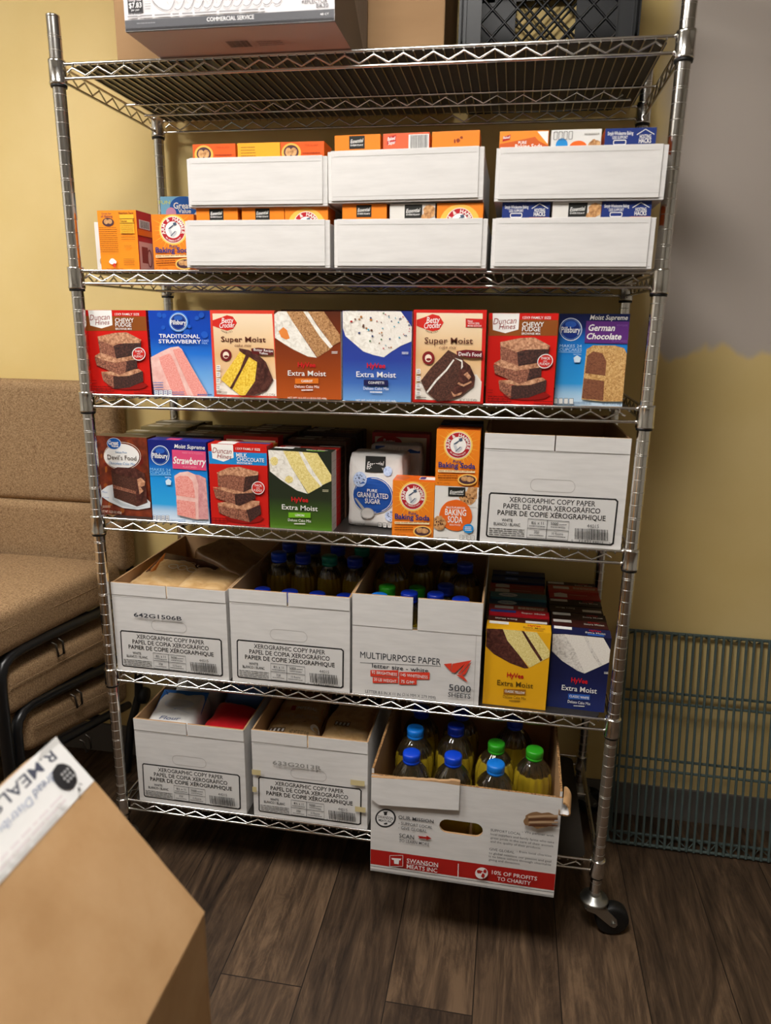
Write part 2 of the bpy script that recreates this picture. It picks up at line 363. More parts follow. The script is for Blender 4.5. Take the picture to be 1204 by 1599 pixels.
class Face:
    """draws print on a flat panel; pixel quad q maps crop coordinates of the picture to the panel"""
    def __init__(s, mb, o, u, v, wd, ht, q=None, drop=None):
        s.mb = mb; s.o = Vector(o); s.u = Vector(u); s.v = Vector(v); s.n = s.u.cross(s.v); s.w = wd; s.h = ht; s.k = 1; s.q = q; s.drop = drop
        if q: s.sx = (q[1][0] - q[0][0] + q[3][0] - q[2][0]) / 2; s.sy = (q[2][1] - q[0][1] + q[3][1] - q[1][1]) / 2
        else: s.sx = s.sy = 1
    def uv(s, x, y):
        if not s.q: return x * s.w, y * s.h
        tl, tr, bl, br = s.q; a, b = .5, .5
        for _ in range(8):
            X = (tl[0] * (1 - a) + tr[0] * a) * b + (bl[0] * (1 - a) + br[0] * a) * (1 - b)
            Y = (tl[1] * (1 - a) + tr[1] * a) * b + (bl[1] * (1 - a) + br[1] * a) * (1 - b)
            a += (x - X) / s.sx; b -= (y - Y) / s.sy
        return a * s.w, b * s.h
    def put(s, m, pts, fs):
        off = .00022 * s.k; s.k += 1
        vs = []
        for a, b in pts:
            p = s.o + s.u * a + s.v * b
            vs.append(s.drop(p, s.n, off) if s.drop else p + s.n * off)
        s.mb.add(vs, fs, m)
        return s
    def clip(s, pts): return [(min(max(a, .0004), s.w - .0004), min(max(b, .0004), s.h - .0004)) for a, b in pts]
    def poly(s, m, pts):
        p = s.clip([s.uv(*q) for q in pts])
        t = tessellate_polygon([[Vector((a, b, 0)) for a, b in p]])
        fs = []
        for f in t:
            a, b, c = [Vector(p[i]) for i in f]
            ar = (b - a).cross(c - a)
            if abs(ar) > 1e-10: fs.append(tuple(f) if ar > 0 else tuple(f)[::-1])
        return s.put(m, p, fs)
    def rect(s, m, x0, y0, x1, y1): return s.poly(m, [(x0, y1), (x1, y1), (x1, y0), (x0, y0)])
    def ell(s, m, cx, cy, rx, ry=None, n=28):
        ry = rx if ry is None else ry
        return s.poly(m, [(cx + rx * math.cos(2 * PI * i / n), cy + ry * math.sin(2 * PI * i / n)) for i in range(n)])
    def blob(s, m, cx, cy, rx, ry, seed=0, n=26, j=.12):
        R = random.Random(seed)
        return s.poly(m, [(cx + rx * (1 + R.uniform(-j, j)) * math.cos(2 * PI * i / n), cy + ry * (1 + R.uniform(-j, j)) * math.sin(2 * PI * i / n)) for i in range(n)])
    def line(s, m, pts, t, close=False):
        p = [Vector(s.uv(*q)) for q in pts]; n = len(p); hw = t * s.w / s.sx / 2
        L = []; R = []
        for i in range(n):
            a = p[i - 1] if (i or close) else p[i]; b = p[(i + 1) % n] if (i < n - 1 or close) else p[i]
            d = (b - a).normalized(); q = Vector((-d.y, d.x)) * hw
            L.append(tuple(p[i] + q)); R.append(tuple(p[i] - q))
        fs = [(n + i, n + (i + 1) % n, (i + 1) % n, i) for i in range(n if close else n - 1)]
        return s.put(m, L + R, fs)
    def ring(s, m, cx, cy, rx, t, ry=None, n=32):
        ry = rx if ry is None else ry
        return s.line(m, [(cx + rx * math.cos(2 * PI * i / n), cy + ry * math.sin(2 * PI * i / n)) for i in range(n)], t, True)
    def rrect(s, m, x0, y0, x1, y1, r, t):
        pts = []
        for (cx, cy, a0) in ((x1 - r, y0 + r, -90), (x1 - r, y1 - r, 0), (x0 + r, y1 - r, 90), (x0 + r, y0 + r, 180)):
            for k in range(5): a = math.radians(a0 + 22.5 * k); pts.append((cx + r * math.cos(a), cy + r * math.sin(a)))
        return s.line(m, pts, t, True)
    def text(s, m, t, cx, cy, h, wd=None, b=0, sh=0, rot=0, al='c'):
        vs, fs, x0, x1 = glyphs(t, b)
        c = s.uv(cx, cy)
        hs = h * s.h / s.sy / CAP
        ws = wd * s.w / s.sx / max(x1 - x0, 1e-6) if wd else hs
        if s.q:   # local text direction follows the panel
            pass
        cr, sr = math.cos(rot), math.sin(rot)
        ax = {'c': (x0 + x1) / 2, 'l': x0, 'r': x1}[al]
        pts = []
        for x, y in vs:
            yy = (y - CAP / 2) * hs; xx = (x - ax) * ws + sh * yy
            pts.append((c[0] + xx * cr - yy * sr, c[1] + xx * sr + yy * cr))
        return s.put(m, pts, fs)
    def arc(s, m, t, cx, cy, r, h, a0, a1, b=0, inside=False):
        """letters along an arc, a0 to a1 degrees clockwise from the left (180) over the top"""
        c = s.uv(cx, cy); ry = r * s.w / s.sx; k0 = s.k
        n = len(t)
        for i, ch in enumerate(t):
            if ch == ' ': continue
            a = math.radians(a0 + (a1 - a0) * (i + .5) / n)
            vs, fs, x0, x1 = glyphs(ch, b); hs = h * s.w / s.sx / CAP
            rot = a - PI / 2 if not inside else a + PI / 2
            cr, sr = math.cos(rot), math.sin(rot); px = c[0] + ry * math.cos(a); py = c[1] + ry * math.sin(a)
            pts = []
            for x, y in vs:
                xx = (x - (x0 + x1) / 2) * hs; yy = (y - CAP / 2) * hs
                pts.append((px + xx * cr - yy * sr, py + xx * sr + yy * cr))
            s.k = k0; s.put(m, pts, fs)
        return s
    def lines(s, m, x0, y0, x1, n, dy, t, seed=0, slope=0):
        """rows of unreadably small print"""
        R = random.Random(seed); k0 = s.k
        for i in range(n):
            x = x0; y = y0 + dy * i
            while x < x1 - (2 if s.q else .015):
                e = min(x1, x + R.uniform(.03, .1) * (x1 - x0) * 1.6)
                s.k = k0; yy = y + slope * (x - x0)
                s.line(m, [(x, yy), (e, yy + slope * (e - x))], t); x = e + R.uniform(.012, .025) * (x1 - x0)
        return s
    def bars(s, m, x0, y0, x1, y1, seed=1, slope=0):
        R = random.Random(seed); x = x0; k0 = s.k; wid = x1 - x0
        while x < x1:
            t = R.choice((1, 1, 1.6, 2.4)) * wid / 95; s.k = k0; d = slope * (x - x0)
            s.poly(m, [(x, y1 + d), (x + t, y1 + d), (x + t, y0 + d), (x, y0 + d)]); x += t + R.choice((1, 1, 1.5, 2)) * wid / 95
        return s

def panel_front(mb, w_, d_, h_, q=None, drop=None): return Face(mb, (-w_ / 2, -d_ / 2, 0), (1, 0, 0), (0, 0, 1), w_, h_, q, drop)
def panel_top(mb, w_, d_, h_): return Face(mb, (-w_ / 2, -d_ / 2, h_), (1, 0, 0), (0, 1, 0), w_, d_)
def panel_right(mb, w_, d_, h_): return Face(mb, (w_ / 2, -d_ / 2, 0), (0, 1, 0), (0, 0, 1), d_, h_)

def carton_body(mb, w_, d_, h_, side, front=None, top=None, right=None):
    mb.box((-w_ / 2, -d_ / 2, 0), (w_ / 2, d_ / 2, h_), side, None, {0: side, 1: top or side, 2: front or side, 3: right or side, 4: side, 5: side})

def carton(name, w_, d_, h_, loc, side, art=None, q=None, front=None, top=None, right=None, rot=(0, 0, 0), topart=None, rightart=None, **kw):
    mb = MB(); carton_body(mb, w_, d_, h_, side, front, top, right)
    if art: art(panel_front(mb, w_, d_, h_, q))
    if topart: topart(panel_top(mb, w_, d_, h_))
    if rightart: rightart(panel_right(mb, w_, d_, h_))
    o = mb.build(name, None, loc, rot, .0007)
    return tag(o, **kw)

# ------------------------------------------------------------------ the room
def room():
    X0, X1, Y0, Y1, H = -1.7, 2.9, -3.6, .45, 2.6
    def slab(name, a, b, m):
        mb = MB(); mb.box(a, b, m); return tag(mb.build(name), kind='structure')
    slab('floor', (X0 - .1, Y0 - .1, -.06), (X1 + .1, Y1 + .1, 0), 'floor_planks')
    slab('wall_back', (X0 - .1, Y1, 0), (X1 + .1, Y1 + .1, H), 'wall_paint')
    plain('wall_plain', '#b3afa6', .6)
    slab('wall_left', (X0 - .1, Y0, 0), (X0, Y1, H), 'wall_plain')
    slab('wall_right', (X1, Y0, 0), (X1 + .1, Y1, H), 'wall_plain')
    slab('wall_front', (X0 - .1, Y0 - .1, 0), (X1 + .1, Y0, H), 'wall_plain')
    plain('ceiling_white', '#dcd9d2', .85)
    slab('ceiling', (X0 - .1, Y0 - .1, H), (X1 + .1, Y1 + .1, H + .06), 'ceiling_white')
    plain('cove_base', '#6d6863', .5)
    for nm, a, b in (('baseboard_back', (X0, Y1 - .006, 0), (X1, Y1, .1)), ('baseboard_left', (X0, Y0, 0), (X0 + .006, Y1 - .006, .1)),
                     ('baseboard_right', (X1 - .006, Y0, 0), (X1, Y1 - .006, .1))):
        slab(nm, a, b, 'cove_base')
    for x, y in PANELS:
        t = empty('ceiling_light', (x, y, H), label='square ceiling light panel above the ' + ('sleeper chair' if x < 0 else 'middle of the rack'), cat='light')
        mb = MB(); a, b = .33, .33
        for p, q in (((-a, -b), (a, -b + .03)), ((-a, b - .03), (a, b)), ((-a, -b + .03), (-a + .03, b - .03)), ((a - .03, -b + .03), (a, b - .03))):
            mb.box((p[0], p[1], -.02), (q[0], q[1], 0), 'ceiling_white')
        mb.build('frame', t)
        mb = MB(); mb.box((-a + .03, -b + .03, -.014), (a - .03, b - .03, -.004), 'panel_light'); mb.build('diffuser', t)
room()

# ------------------------------------------------------------------ the wire rack
def zig(x0, x1, pitch, lo, hi, first_hi, stub=.011):
    """zigzag snake wire between two heights: list of (along, height)"""
    p = [(first_hi - stub, hi - (hi - lo) * .55)]; x = first_hi; up = True
    while x <= x1:
        p.append((x, hi if up else lo)); x += pitch / 2; up = not up
    a = p[-1]; p.append((a[0] + stub, a[1] + (lo - hi) * .5 if not up else a[1] + (hi - lo) * .5))
    return p
def rack():
    root = empty('wire_shelving_rack', (0, 0, 0), label='tall chrome wire shelving rack with six shelves on swivel casters', cat='shelving rack')
    posts = [(0, 0), (W, 0), (0, D), (W, D)]
    for px, py in posts:
        mb = MB(); mb.tube([(px, py, .088), (px, py, 1.92)], .0127, 'chrome', 20)
        mb.lathe([(.0127, 0), (.0127, .004), (.009, .006)], 'chrome', 20, Matrix.Translation((px, py, 1.9195)))
        z = .11; k = 0
        while z < 1.91:
            for zz in ((z, z - .0035) if k % 5 == 0 else (z,)):
                mb.lathe([(.01285, -.0005), (.01285, .0005)], 'chrome_groove', 20, Matrix.Translation((px, py, zz)))
            z += .0254; k += 1
        mb.build('post', root)
    for si, z in enumerate(Z):
        tilt = .0077 if si == 2 else 0      # the third shelf sits a little low on its left end
        sh = empty('shelf', (0, 0, 0)); sh.parent = root
        zz = lambda x: z + tilt * (x - W / 2)
        P = lambda x, y, dz: (x, y, zz(x) + dz)
        fr = MB()
        for y in (0, D):
            fr.tube([P(.0155, y, 0), P(W - .0155, y, 0)], .003, 'chrome', 8); fr.tube([P(.0155, y, -.0254), P(W - .0155, y, -.0254)], .003, 'chrome', 8)
        for x in (0, W):
            fr.tube([P(x, .0155, 0), P(x, D - .0155, 0)], .003, 'chrome', 8); fr.tube([P(x, .0155, -.0254), P(x, D - .0155, -.0254)], .003, 'chrome', 8)
        fr.tube([P(.004, .25, -.006), P(W - .004, .25, -.006)], .0026, 'chrome', 6); fr.tube([P(.05, .25, -.029), P(W - .05, .25, -.029)], .0026, 'chrome', 6)
        fr.build('frame_wire', sh)
        tr = MB()
        for y, a, dz in ((0, .033, 0), (D, .033, 0), (.25, .085, -.005)):
            tr.tube([P(x, y - .0015, h + dz) for x, h in zig(0, W - (.03 if a < .05 else .07), .0541, -.0215, -.0075, a)], .0021, 'chrome', 6)
        for x in (0, W):
            tr.tube([P(x, y, h) for y, h in zig(0, D - .03, .0541, -.0215, -.005, .04)], .0021, 'chrome', 6)
        tr.build('truss_wire', sh)
        dk = MB(); x = .033
        while x < W - .02:
            dk.tube([P(x, -.0034, -.0044), P(x, D + .0034, -.0044)], .0018, 'chrome', 5); x += .01803
        dk.build('deck_wires', sh)
        for px, py in posts:
            mb = MB(); T = Matrix.Translation((px, py, zz(px)))
            mb.lathe([(.0128, .007), (.0162, .007), (.0170, .004), (.0162, .001), (.0166, -.03), (.0176, -.034), (.0172, -.036), (.0128, -.036)], 'chrome', 24, T)
            mb.lathe([(.0128, -.0355), (.0158, -.0365), (.0152, -.041), (.0128, -.041)], 'black_sleeve', 24, T)
            for dz in (0, -.0254):
                sx = 1 if px == 0 else -1; sy = 1 if py == 0 else -1
                for q in ((sx * .016, -.0005 * sy, dz), (0, sy * .016, dz)):
                    mb.lathe([(.0005, -.0042), (.003, -.003), (.0042, 0), (.003, .003), (.0005, .0042)], 'chrome', 10, T @ Matrix.Translation(q))
            mb.build('corner_collar', sh)
    # casters
    for (px, py), ang in zip(posts, (2.4, .12, 2.2, .5)):
        c = empty('caster', (px, py, 0), (0, 0, ang)); c.parent = root
        f = MB()
        f.lathe([(.006, .1), (.0155, .1), (.017, .094), (.03, .092), (.032, .088), (.03, .085), (.012, .085)], 'zinc', 24)
        f.lathe([(.012, .085), (.024, .084), (.027, .08), (.024, .0765), (.012, .076)], 'zinc', 24)
        for s in (-1, 1):
            prof = [(-.022, .079), (.024, .079), (.05, .05), (.053, .036), (.046, .029), (.037, .032), (.0, .064), (-.02, .072)]
            vs = [(x, s * .019, z) for x, z in prof] + [(x, s * .0215, z) for x, z in prof]; n = len(prof)
            f.add(vs, [tuple(range(n)), tuple(range(n, 2 * n))[::-1]] + [(i, (i + 1) % n, n + (i + 1) % n, n + i) for i in range(n)], 'zinc')
            f.tube([(.044, s * .021, .038), (.044, s * .0255, .038)], .006, 'zinc', 6)
        f.box((-.024, -.0215, .076), (.026, .0215, .0795), 'zinc')
        f.build('fork', c)
        wm = MB(); T = Matrix.Translation((.044, 0, .0382)) @ Matrix.Rotation(PI / 2, 4, 'X')
        wm.lathe([(.008, -.0165), (.028, -.0165), (.034, -.015), (.0375, -.011), (.038, 0), (.0375, .011), (.034, .015), (.028, .0165), (.008, .0165)], 'black_rubber', 36, T)
        wm.build('wheel', c)
rack()
labs = ['dark liner sheet on the top shelf under the cardboard box and crate', 'dark liner sheet under the two layers of white trays',
        'dark liner sheet under the single row of cake mix cartons', 'dark grey liner sheet under the sugar bags and small orange cartons',
        'dark grey liner sheet under the bottle boxes and the yellow carton', 'black liner sheet on the lowest shelf, showing to the right of the meat box']
for i, z in enumerate(Z):
    mb = MB(); x0, x1, y0, y1, r = -W / 2 + .026, W / 2 - .026, .006, D - .006, .02
    pts = []
    for cx, cy, a0 in ((x1 - r, y0 + r, -90), (x1 - r, y1 - r, 0), (x0 + r, y1 - r, 90), (x0 + r, y0 + r, 180)):
        pts += [(cx + r * math.cos(math.radians(a0 + 30 * k)), cy + r * math.sin(math.radians(a0 + 30 * k))) for k in range(4)]
    n = len(pts)
    mb.add([(a, b, 0) for a, b in pts] + [(a, b, .0014) for a, b in pts], [tuple(range(n))[::-1], tuple(range(n, 2 * n))] + [(k, (k + 1) % n, n + (k + 1) % n, n + k) for k in range(n)], 'liner')
    o = mb.build('shelf_liner', None, (W / 2, 0, z - .0025), (0, -.0077 if i == 2 else 0, 0))
    tag(o, labs[i], 'shelf liner', 'liner sheets on the wire shelves')
def base(i, x, y):
    # on the liner, or on the front rail when the thing overhangs it
    return Z[i] + (.0077 * (x - W / 2) if i == 2 else 0) + (-.0010 if y >= .0035 else .0033)

# ------------------------------------------------------------------ printed designs (pixel coordinates of close looks at each pack)
WH = '#eeece8'
def brownies(F, blocks):
    for top, left, dark in blocks:
        F.poly('brownie_side', left); F.poly('brownie_dark', dark); F.poly('brownie_top', top)
def art_fudge(F, milk=False):
    if milk:
        F.poly('#1d86cc', [(45, 275), (515, 290), (515, 385), (55, 372)])
        F.poly(WH, [(72, 218), (248, 225), (252, 325), (170, 356), (82, 330)])
        F.text('#8d2018', 'Duncan', 162, 272, 42, 148, -.002, .25, -.03); F.text('#8d2018', 'Hines', 180, 315, 34, 110, -.002, .25, -.03)
        F.text(WH, '13X9 FAMILY SIZE', 368, 258, 17, 190, .01)
        F.text(WH, 'MILK', 275, 303, 30, 84, .02, 0, 0, 'l'); F.text(WH, 'CHOCOLATE', 278, 335, 28, 214, .02, 0, 0, 'l'); F.text(WH, 'BROWNIE MIX', 280, 363, 16, 120, .01, 0, 0, 'l')
        F.blob('#8e120d', 330, 800, 150, 40, 2, 26, .05)
        brownies(F, [([(125, 680), (300, 650), (455, 660), (450, 690), (350, 735), (200, 715), (130, 700)], [(122, 690), (200, 712), (350, 738), (375, 830), (230, 800), (135, 760)], [(350, 735), (460, 690), (465, 760), (375, 832)]),
                     ([(85, 555), (250, 550), (420, 570), (400, 595), (265, 605), (180, 585)], [(90, 565), (260, 600), (270, 690), (110, 640)], [(260, 600), (420, 585), (425, 640), (300, 700), (265, 690)]),
                     ([(120, 440), (210, 400), (300, 392), (450, 430), (448, 455), (340, 470), (230, 455), (140, 462)], [(125, 450), (230, 455), (345, 468), (330, 590), (130, 545)], [(345, 468), (452, 440), (440, 540), (330, 592)])])
        F.ell('#c8251c', 447, 555, 50); F.ring(WH, 447, 555, 48, 5); F.text(WH, 'THICK', 447, 536, 17, 62, .02); F.text(WH, 'AND', 447, 556, 10, 30, .01); F.text(WH, 'FUDGY', 447, 575, 17, 66, .02)
        F.lines('#7c0d0a', 80, 800, 200, 3, 18, 5, 3); F.lines('#7c0d0a', 345, 850, 500, 2, 14, 5, 4)
        for k in range(4): F.rrect('#7c0d0a', 85 + 32 * k, 800, 110 + 32 * k, 835, 4, 3)
        return
    F.poly('#8a4a18', [(45, 118), (560, 120), (572, 240), (58, 246)])
    F.poly(WH, [(62, 68), (265, 68), (273, 195), (180, 224), (82, 200)])
    F.text('#8d2018', 'Duncan', 165, 128, 48, 168, -.002, .25, .05); F.text('#8d2018', 'Hines', 188, 172, 40, 118, -.002, .25, .05)
    F.text(WH, '13X9 FAMILY SIZE', 398, 102, 19, 205, .01)
    F.text(WH, 'CHEWY', 296, 153, 34, 158, .025, 0, 0, 'l'); F.text(WH, 'FUDGE', 300, 190, 34, 134, .025, 0, 0, 'l'); F.text(WH, 'BROWNIE MIX', 302, 226, 17, 138, .01, 0, 0, 'l')
    F.blob('#8e120d', 400, 715, 170, 40, 2, 26, .05)
    brownies(F, [([(180, 600), (330, 590), (500, 570), (530, 590), (420, 632), (330, 640), (220, 622)], [(180, 605), (290, 640), (292, 750), (200, 680)], [(285, 640), (535, 590), (540, 680), (420, 735), (290, 752)]),
                 ([(125, 465), (175, 430), (300, 440), (480, 462), (470, 490), (300, 520), (190, 495)], [(125, 475), (340, 515), (480, 475), (492, 560), (340, 625), (145, 545)], [(400, 505), (485, 475), (490, 560), (390, 600)]),
                 ([(150, 295), (290, 262), (400, 254), (525, 318), (515, 345), (340, 352), (290, 372), (165, 325)], [(152, 300), (290, 365), (312, 478), (172, 432)], [(288, 368), (522, 322), (520, 440), (312, 482)])])
    F.ell('#c8251c', 504, 440, 56); F.ring(WH, 504, 440, 54, 6); F.text(WH, 'THICK', 504, 417, 19, 70, .02); F.text(WH, 'AND', 504, 439, 10, 30, .01); F.text(WH, 'FUDGY', 504, 461, 19, 74, .02)
    F.lines('#7c0d0a', 112, 680, 150, 2, 20, 5, 5); F.lines('#7c0d0a', 120, 730, 300, 3, 20, 6, 3); F.lines('#7c0d0a', 465, 762, 600, 2, 20, 7, 4)
    for k in range(4): F.rrect('#7c0d0a', 125 + 38 * k, 735, 155 + 38 * k, 775, 5, 3)
def pill_logo(F, cx, cy, r, tw):
    F.ell('#dfe9f4', cx, cy, r); F.ell('#0c2c7c', cx, cy, r * .93); F.ring('#6fa0dc', cx, cy, r * .84, r * .03); F.ell('#2a5cb8', cx, cy - r * .45, r * .5, r * .28)
    F.text('#f4f4f2', 'Pillsbury', cx, cy + r * .03, r * .5, tw, .03)
def facts(F, m, x, y, wd, ht, n, gap, seed=1):
    for k in range(n):
        F.rect(WH, x + k * (wd + gap), y, x + k * (wd + gap) + wd, y + ht); F.rrect(m, x + k * (wd + gap), y, x + k * (wd + gap) + wd, y + ht, 4, 3)
        F.lines(m, x + k * (wd + gap) + wd * .2, y + ht * .3, x + k * (wd + gap) + wd * .8, 2, ht * .3, ht * .12, seed + k)
def art_pills(F):
    R = random.Random(4)
    for i in range(11): F.ell('#1d58c0', R.uniform(600, 1110), R.uniform(90, 320), R.uniform(12, 32))
    F.ell('#4f8fe0', 850, 168, 84); pill_logo(F, 850, 168, 74, 132)
    F.text(WH, 'TRADITIONAL', 858, 288, 32, 352, .03); F.text(WH, 'STRAWBERRY', 862, 334, 32, 368, .03); F.text('#a8c8ee', 'CAKE', 1082, 328, 15, 58); F.text('#a8c8ee', 'MIX', 1078, 350, 15, 46)
    F.poly('frost_pink', [(606, 470), (700, 420), (780, 385), (850, 376), (880, 400), (905, 450), (1095, 800), (1090, 825), (940, 825), (640, 812), (622, 700)])
    F.poly('cake_pink', [(680, 470), (770, 436), (800, 470), (925, 820), (800, 818), (740, 650), (690, 520)])
    F.poly('cake_pink', [(800, 405), (855, 392), (890, 420), (960, 560), (1090, 785), (1088, 822), (975, 822), (900, 640), (830, 480)])
    F.poly('frost_pink', [(780, 430), (812, 445), (860, 560), (980, 822), (940, 822), (850, 600)])
    facts(F, '#3a5a9c', 636, 757, 34, 48, 4, 7); F.lines('#4a6cae', 632, 690, 720, 3, 22, 7, 3); F.lines('#4a6cae', 800, 775, 900, 2, 20, 6, 5); F.lines('#3a5a9c', 1015, 800, 1140, 1, 16, 10, 6)
def betty(F, cx, cy, rx, ry, tip, name_sz):
    F.poly('#cf2a20', [(tip[0], tip[1]), (cx - rx * .55, cy - ry * .72), (cx, cy - ry), (cx + rx * .6, cy - ry * .8), (cx + rx, cy), (cx + rx * .6, cy + ry * .8), (cx, cy + ry), (cx - rx * .55, cy + ry * .8), (tip[0], tip[1] + 45)])
    F.text(WH, 'Betty', cx + 6, cy - ry * .33, name_sz, rx * 1.15, .02, .15, .05); F.text(WH, 'Crocker', cx, cy + ry * .3, name_sz * .95, rx * 1.5, .02, .15, .05)
    F.arc('#4a3426', 'FAVORITES', cx, cy - 10, ry * 1.27, 13, 232, 302, 0, True)
def art_betty_yellow(F):
    F.poly('g_betty', [(45, 70), (560, 75), (582, 797), (80, 775)])
    F.poly('#f2e8dc', [(80, 775), (78, 690), (200, 640), (450, 600), (581, 650), (582, 797)])
    betty(F, 172, 150, 85, 66, (46, 128), 44)
    F.text('#5a2a1c', 'Super Moist', 310, 292, 44, 376, .025); F.text('#7a4a34', 'cake mix', 308, 344, 26, 140, -.003, .3)
    F.ell('#6e1a1c', 162, 428, 48, 52); F.ell('#f0dcc8', 162, 428, 26, 30); F.blob('#6e1a1c', 164, 440, 20, 10, 2)
    F.poly('cake_yellow', [(118, 640), (285, 395), (350, 400), (330, 480), (205, 725)]); F.poly('cake_yellow', [(215, 730), (360, 440), (440, 470), (420, 640), (330, 785), (280, 785)])
    F.poly('frost_choc', [(430, 470), (500, 490), (530, 570), (558, 650), (500, 745), (400, 785), (322, 785), (405, 660)])
    F.poly('frost_choc', [(275, 368), (360, 385), (440, 430), (500, 490), (440, 500), (360, 445), (300, 560), (212, 726), (194, 718), (280, 560), (330, 430), (280, 392)])
    F.poly('#5a1a1a', [(378, 372), (440, 366), (568, 380), (568, 430), (480, 432), (385, 415)]); F.text(WH, 'Butter Recipe', 482, 388, 21, 162, .02, 0, -.06); F.text(WH, 'Yellow', 484, 414, 19, 76, .02, 0, -.06)
    for k in range(4): F.rect(WH, 84, 515 + 58 * k, 116, 560 + 58 * k); F.lines('#6a4a3a', 88, 528 + 58 * k, 112, 2, 16, 5, k)
    F.lines('#4a3426', 88, 755, 175, 2, 14, 5, 9); F.text('#3a2418', 'NET WT 15.25 OZ (432g)', 505, 778, 18, 140, .01)
def art_betty_devil(F):
    F.poly('g_betty', [(628, 82), (1148, 88), (1128, 778), (612, 760)])
    F.poly('#e6ddd2', [(612, 760), (616, 640), (700, 600), (1100, 560), (1140, 620), (1128, 778)])
    betty(F, 755, 158, 88, 66, (628, 136), 46)
    F.poly('#c8201c', [(1016, 126), (1150, 130), (1148, 195), (1016, 192)]); F.text(WH, 'Now', 1032, 145, 14, 40, .02, 0, 0, 'l'); F.text(WH, 'WITH 20%', 1032, 163, 13, 90, .02, 0, 0, 'l'); F.text(WH, 'MORE COCOA', 1032, 182, 12, 108, .02, 0, 0, 'l')
    F.text('#5a2a1c', 'Super Moist', 882, 296, 46, 380, .025); F.text('#7a4a34', 'cake mix', 876, 346, 24, 134, -.003, .3)
    F.ell('#7e1c1e', 722, 430, 49, 52); F.ell('#f0dcc8', 722, 432, 27, 30); F.blob('#7e1c1e', 724, 442, 20, 10, 2)
    F.poly('cake_choc', [(662, 610), (740, 510), (830, 420), (880, 368), (940, 400), (1000, 440), (960, 600), (880, 765), (790, 775), (705, 700)])
    F.poly('frost_choc', [(985, 440), (1050, 490), (1090, 580), (1080, 650), (980, 730), (870, 772), (960, 600)])
    F.poly('frost_white', [(705, 700), (780, 600), (860, 520), (920, 440), (928, 448), (870, 530), (790, 612), (718, 706)]); F.poly('frost_white', [(930, 430), (990, 448), (996, 500), (980, 520), (984, 462)])
    F.poly('brownie_top', [(1000, 560), (1030, 540), (1060, 580), (1040, 600), (1020, 580)]); F.poly('brownie_top', [(960, 620), (1000, 640), (1060, 610), (1064, 624), (1000, 656), (950, 634)]); F.poly('brownie_top', [(900, 690), (930, 720), (990, 700), (980, 722), (920, 738)])
    F.poly('#6a1420', [(945, 378), (1020, 366), (1148, 376), (1150, 428), (1050, 430), (950, 412)]); F.text(WH, "Devil's Food", 1050, 402, 28, 176, .03, 0, -.03)
    for k in range(4): F.rect(WH, 628, 515 + 58 * k, 660, 552 + 58 * k); F.lines('#6a3a3a', 632, 526 + 58 * k, 656, 2, 14, 5, k)
    F.lines('#4a3426', 624, 742, 706, 2, 14, 5, 9); F.text('#3a2418', 'NET WT 15.25 OZ (432g)', 1036, 762, 18, 138, .01)
def hyvee(F, cx, y, badge, flavor, dark=False, sc=1.0, logo='#c81820'):
    """plain store cake mix lettering, y is the height of the red word"""
    k = sc; tx = '#5c4410' if dark else WH
    F.text(logo, 'HyVee', cx, y, 40 * k, 150 * k, .05); F.text(tx, 'Extra Moist', cx, y + 74 * k, 44 * k, 322 * k, .012)
    F.rect(badge, cx - 100 * k, y + 118 * k, cx + 97 * k, y + 165 * k); F.text(WH, flavor, cx, y + 142 * k, 20 * k, min(180, 16 * len(flavor)) * k, .03)
    F.text(tx, 'Deluxe Cake Mix', cx, y + 190 * k, 24 * k, 208 * k); F.lines(tx, cx - 48 * k, y + 220 * k, cx + 50 * k, 1, 10, 9 * k, 3)
    F.text(tx, 'NET WT 16.5 OZ (1 LB 0.5 OZ) 468g', cx, y + 292 * k, 17 * k, 330 * k)
def art_carrot(F):
    F.poly('frost_white', [(583, 100), (620, 66), (700, 72), (740, 160), (830, 300), (880, 380), (935, 466), (860, 455), (740, 395), (660, 345), (583, 295)])
    F.poly('#e0843c', [(620, 240), (660, 205), (690, 230), (712, 300), (680, 310), (640, 290)])
    F.poly('cake_carrot', [(690, 72), (830, 72), (900, 160), (1060, 385), (940, 462), (880, 370), (740, 160)]); F.poly('frost_white', [(830, 72), (868, 72), (940, 190), (1070, 370), (1045, 385), (960, 280)])
    F.poly('cake_carrot', [(868, 72), (1000, 72), (1130, 270), (1130, 330), (1065, 365), (960, 210)])
    F.lines(WH, 1060, 415, 1110, 2, 12, 5, 3); hyvee(F, 850, 526, '#d8701c', 'CARROT')
def art_confetti(F):
    k = .98
    F.poly('frost_white', [(58, 66), (330, 68), (600, 300), (500, 340), (440, 380), (380, 425), (300, 408), (220, 380), (150, 320), (80, 260), (60, 200)])
    F.poly('cake_cream', [(190, 66), (510, 68), (560, 140), (597, 190), (597, 300), (510, 335), (440, 380), (380, 424), (310, 300), (240, 190)]); F.poly('frost_white', [(322, 68), (342, 68), (520, 325), (500, 340), (400, 180)])
    R = random.Random(3)
    for i in range(60):
        x, y = R.uniform(66, 585), R.uniform(75, 370)
        if y > 130 + x * .72 or (x > 360 and y > 590 - x * .55): continue
        F.k = 9; F.ell(R.choice(['#b0302c', '#2c6a34', '#2a3a6a', '#b4702c', '#3c9ab4', '#c2485c', '#6a4a3c']), x, y, R.uniform(5, 11) * (1 if x < 300 else .7), R.uniform(5, 9) * (1 if x < 300 else .7), 8)
    F.k = 12; F.lines(WH, 520, 385, 572, 2, 11, 5, 3); hyvee(F, 322, 490, '#1c1c4c', 'CONFETTI', False, .96)
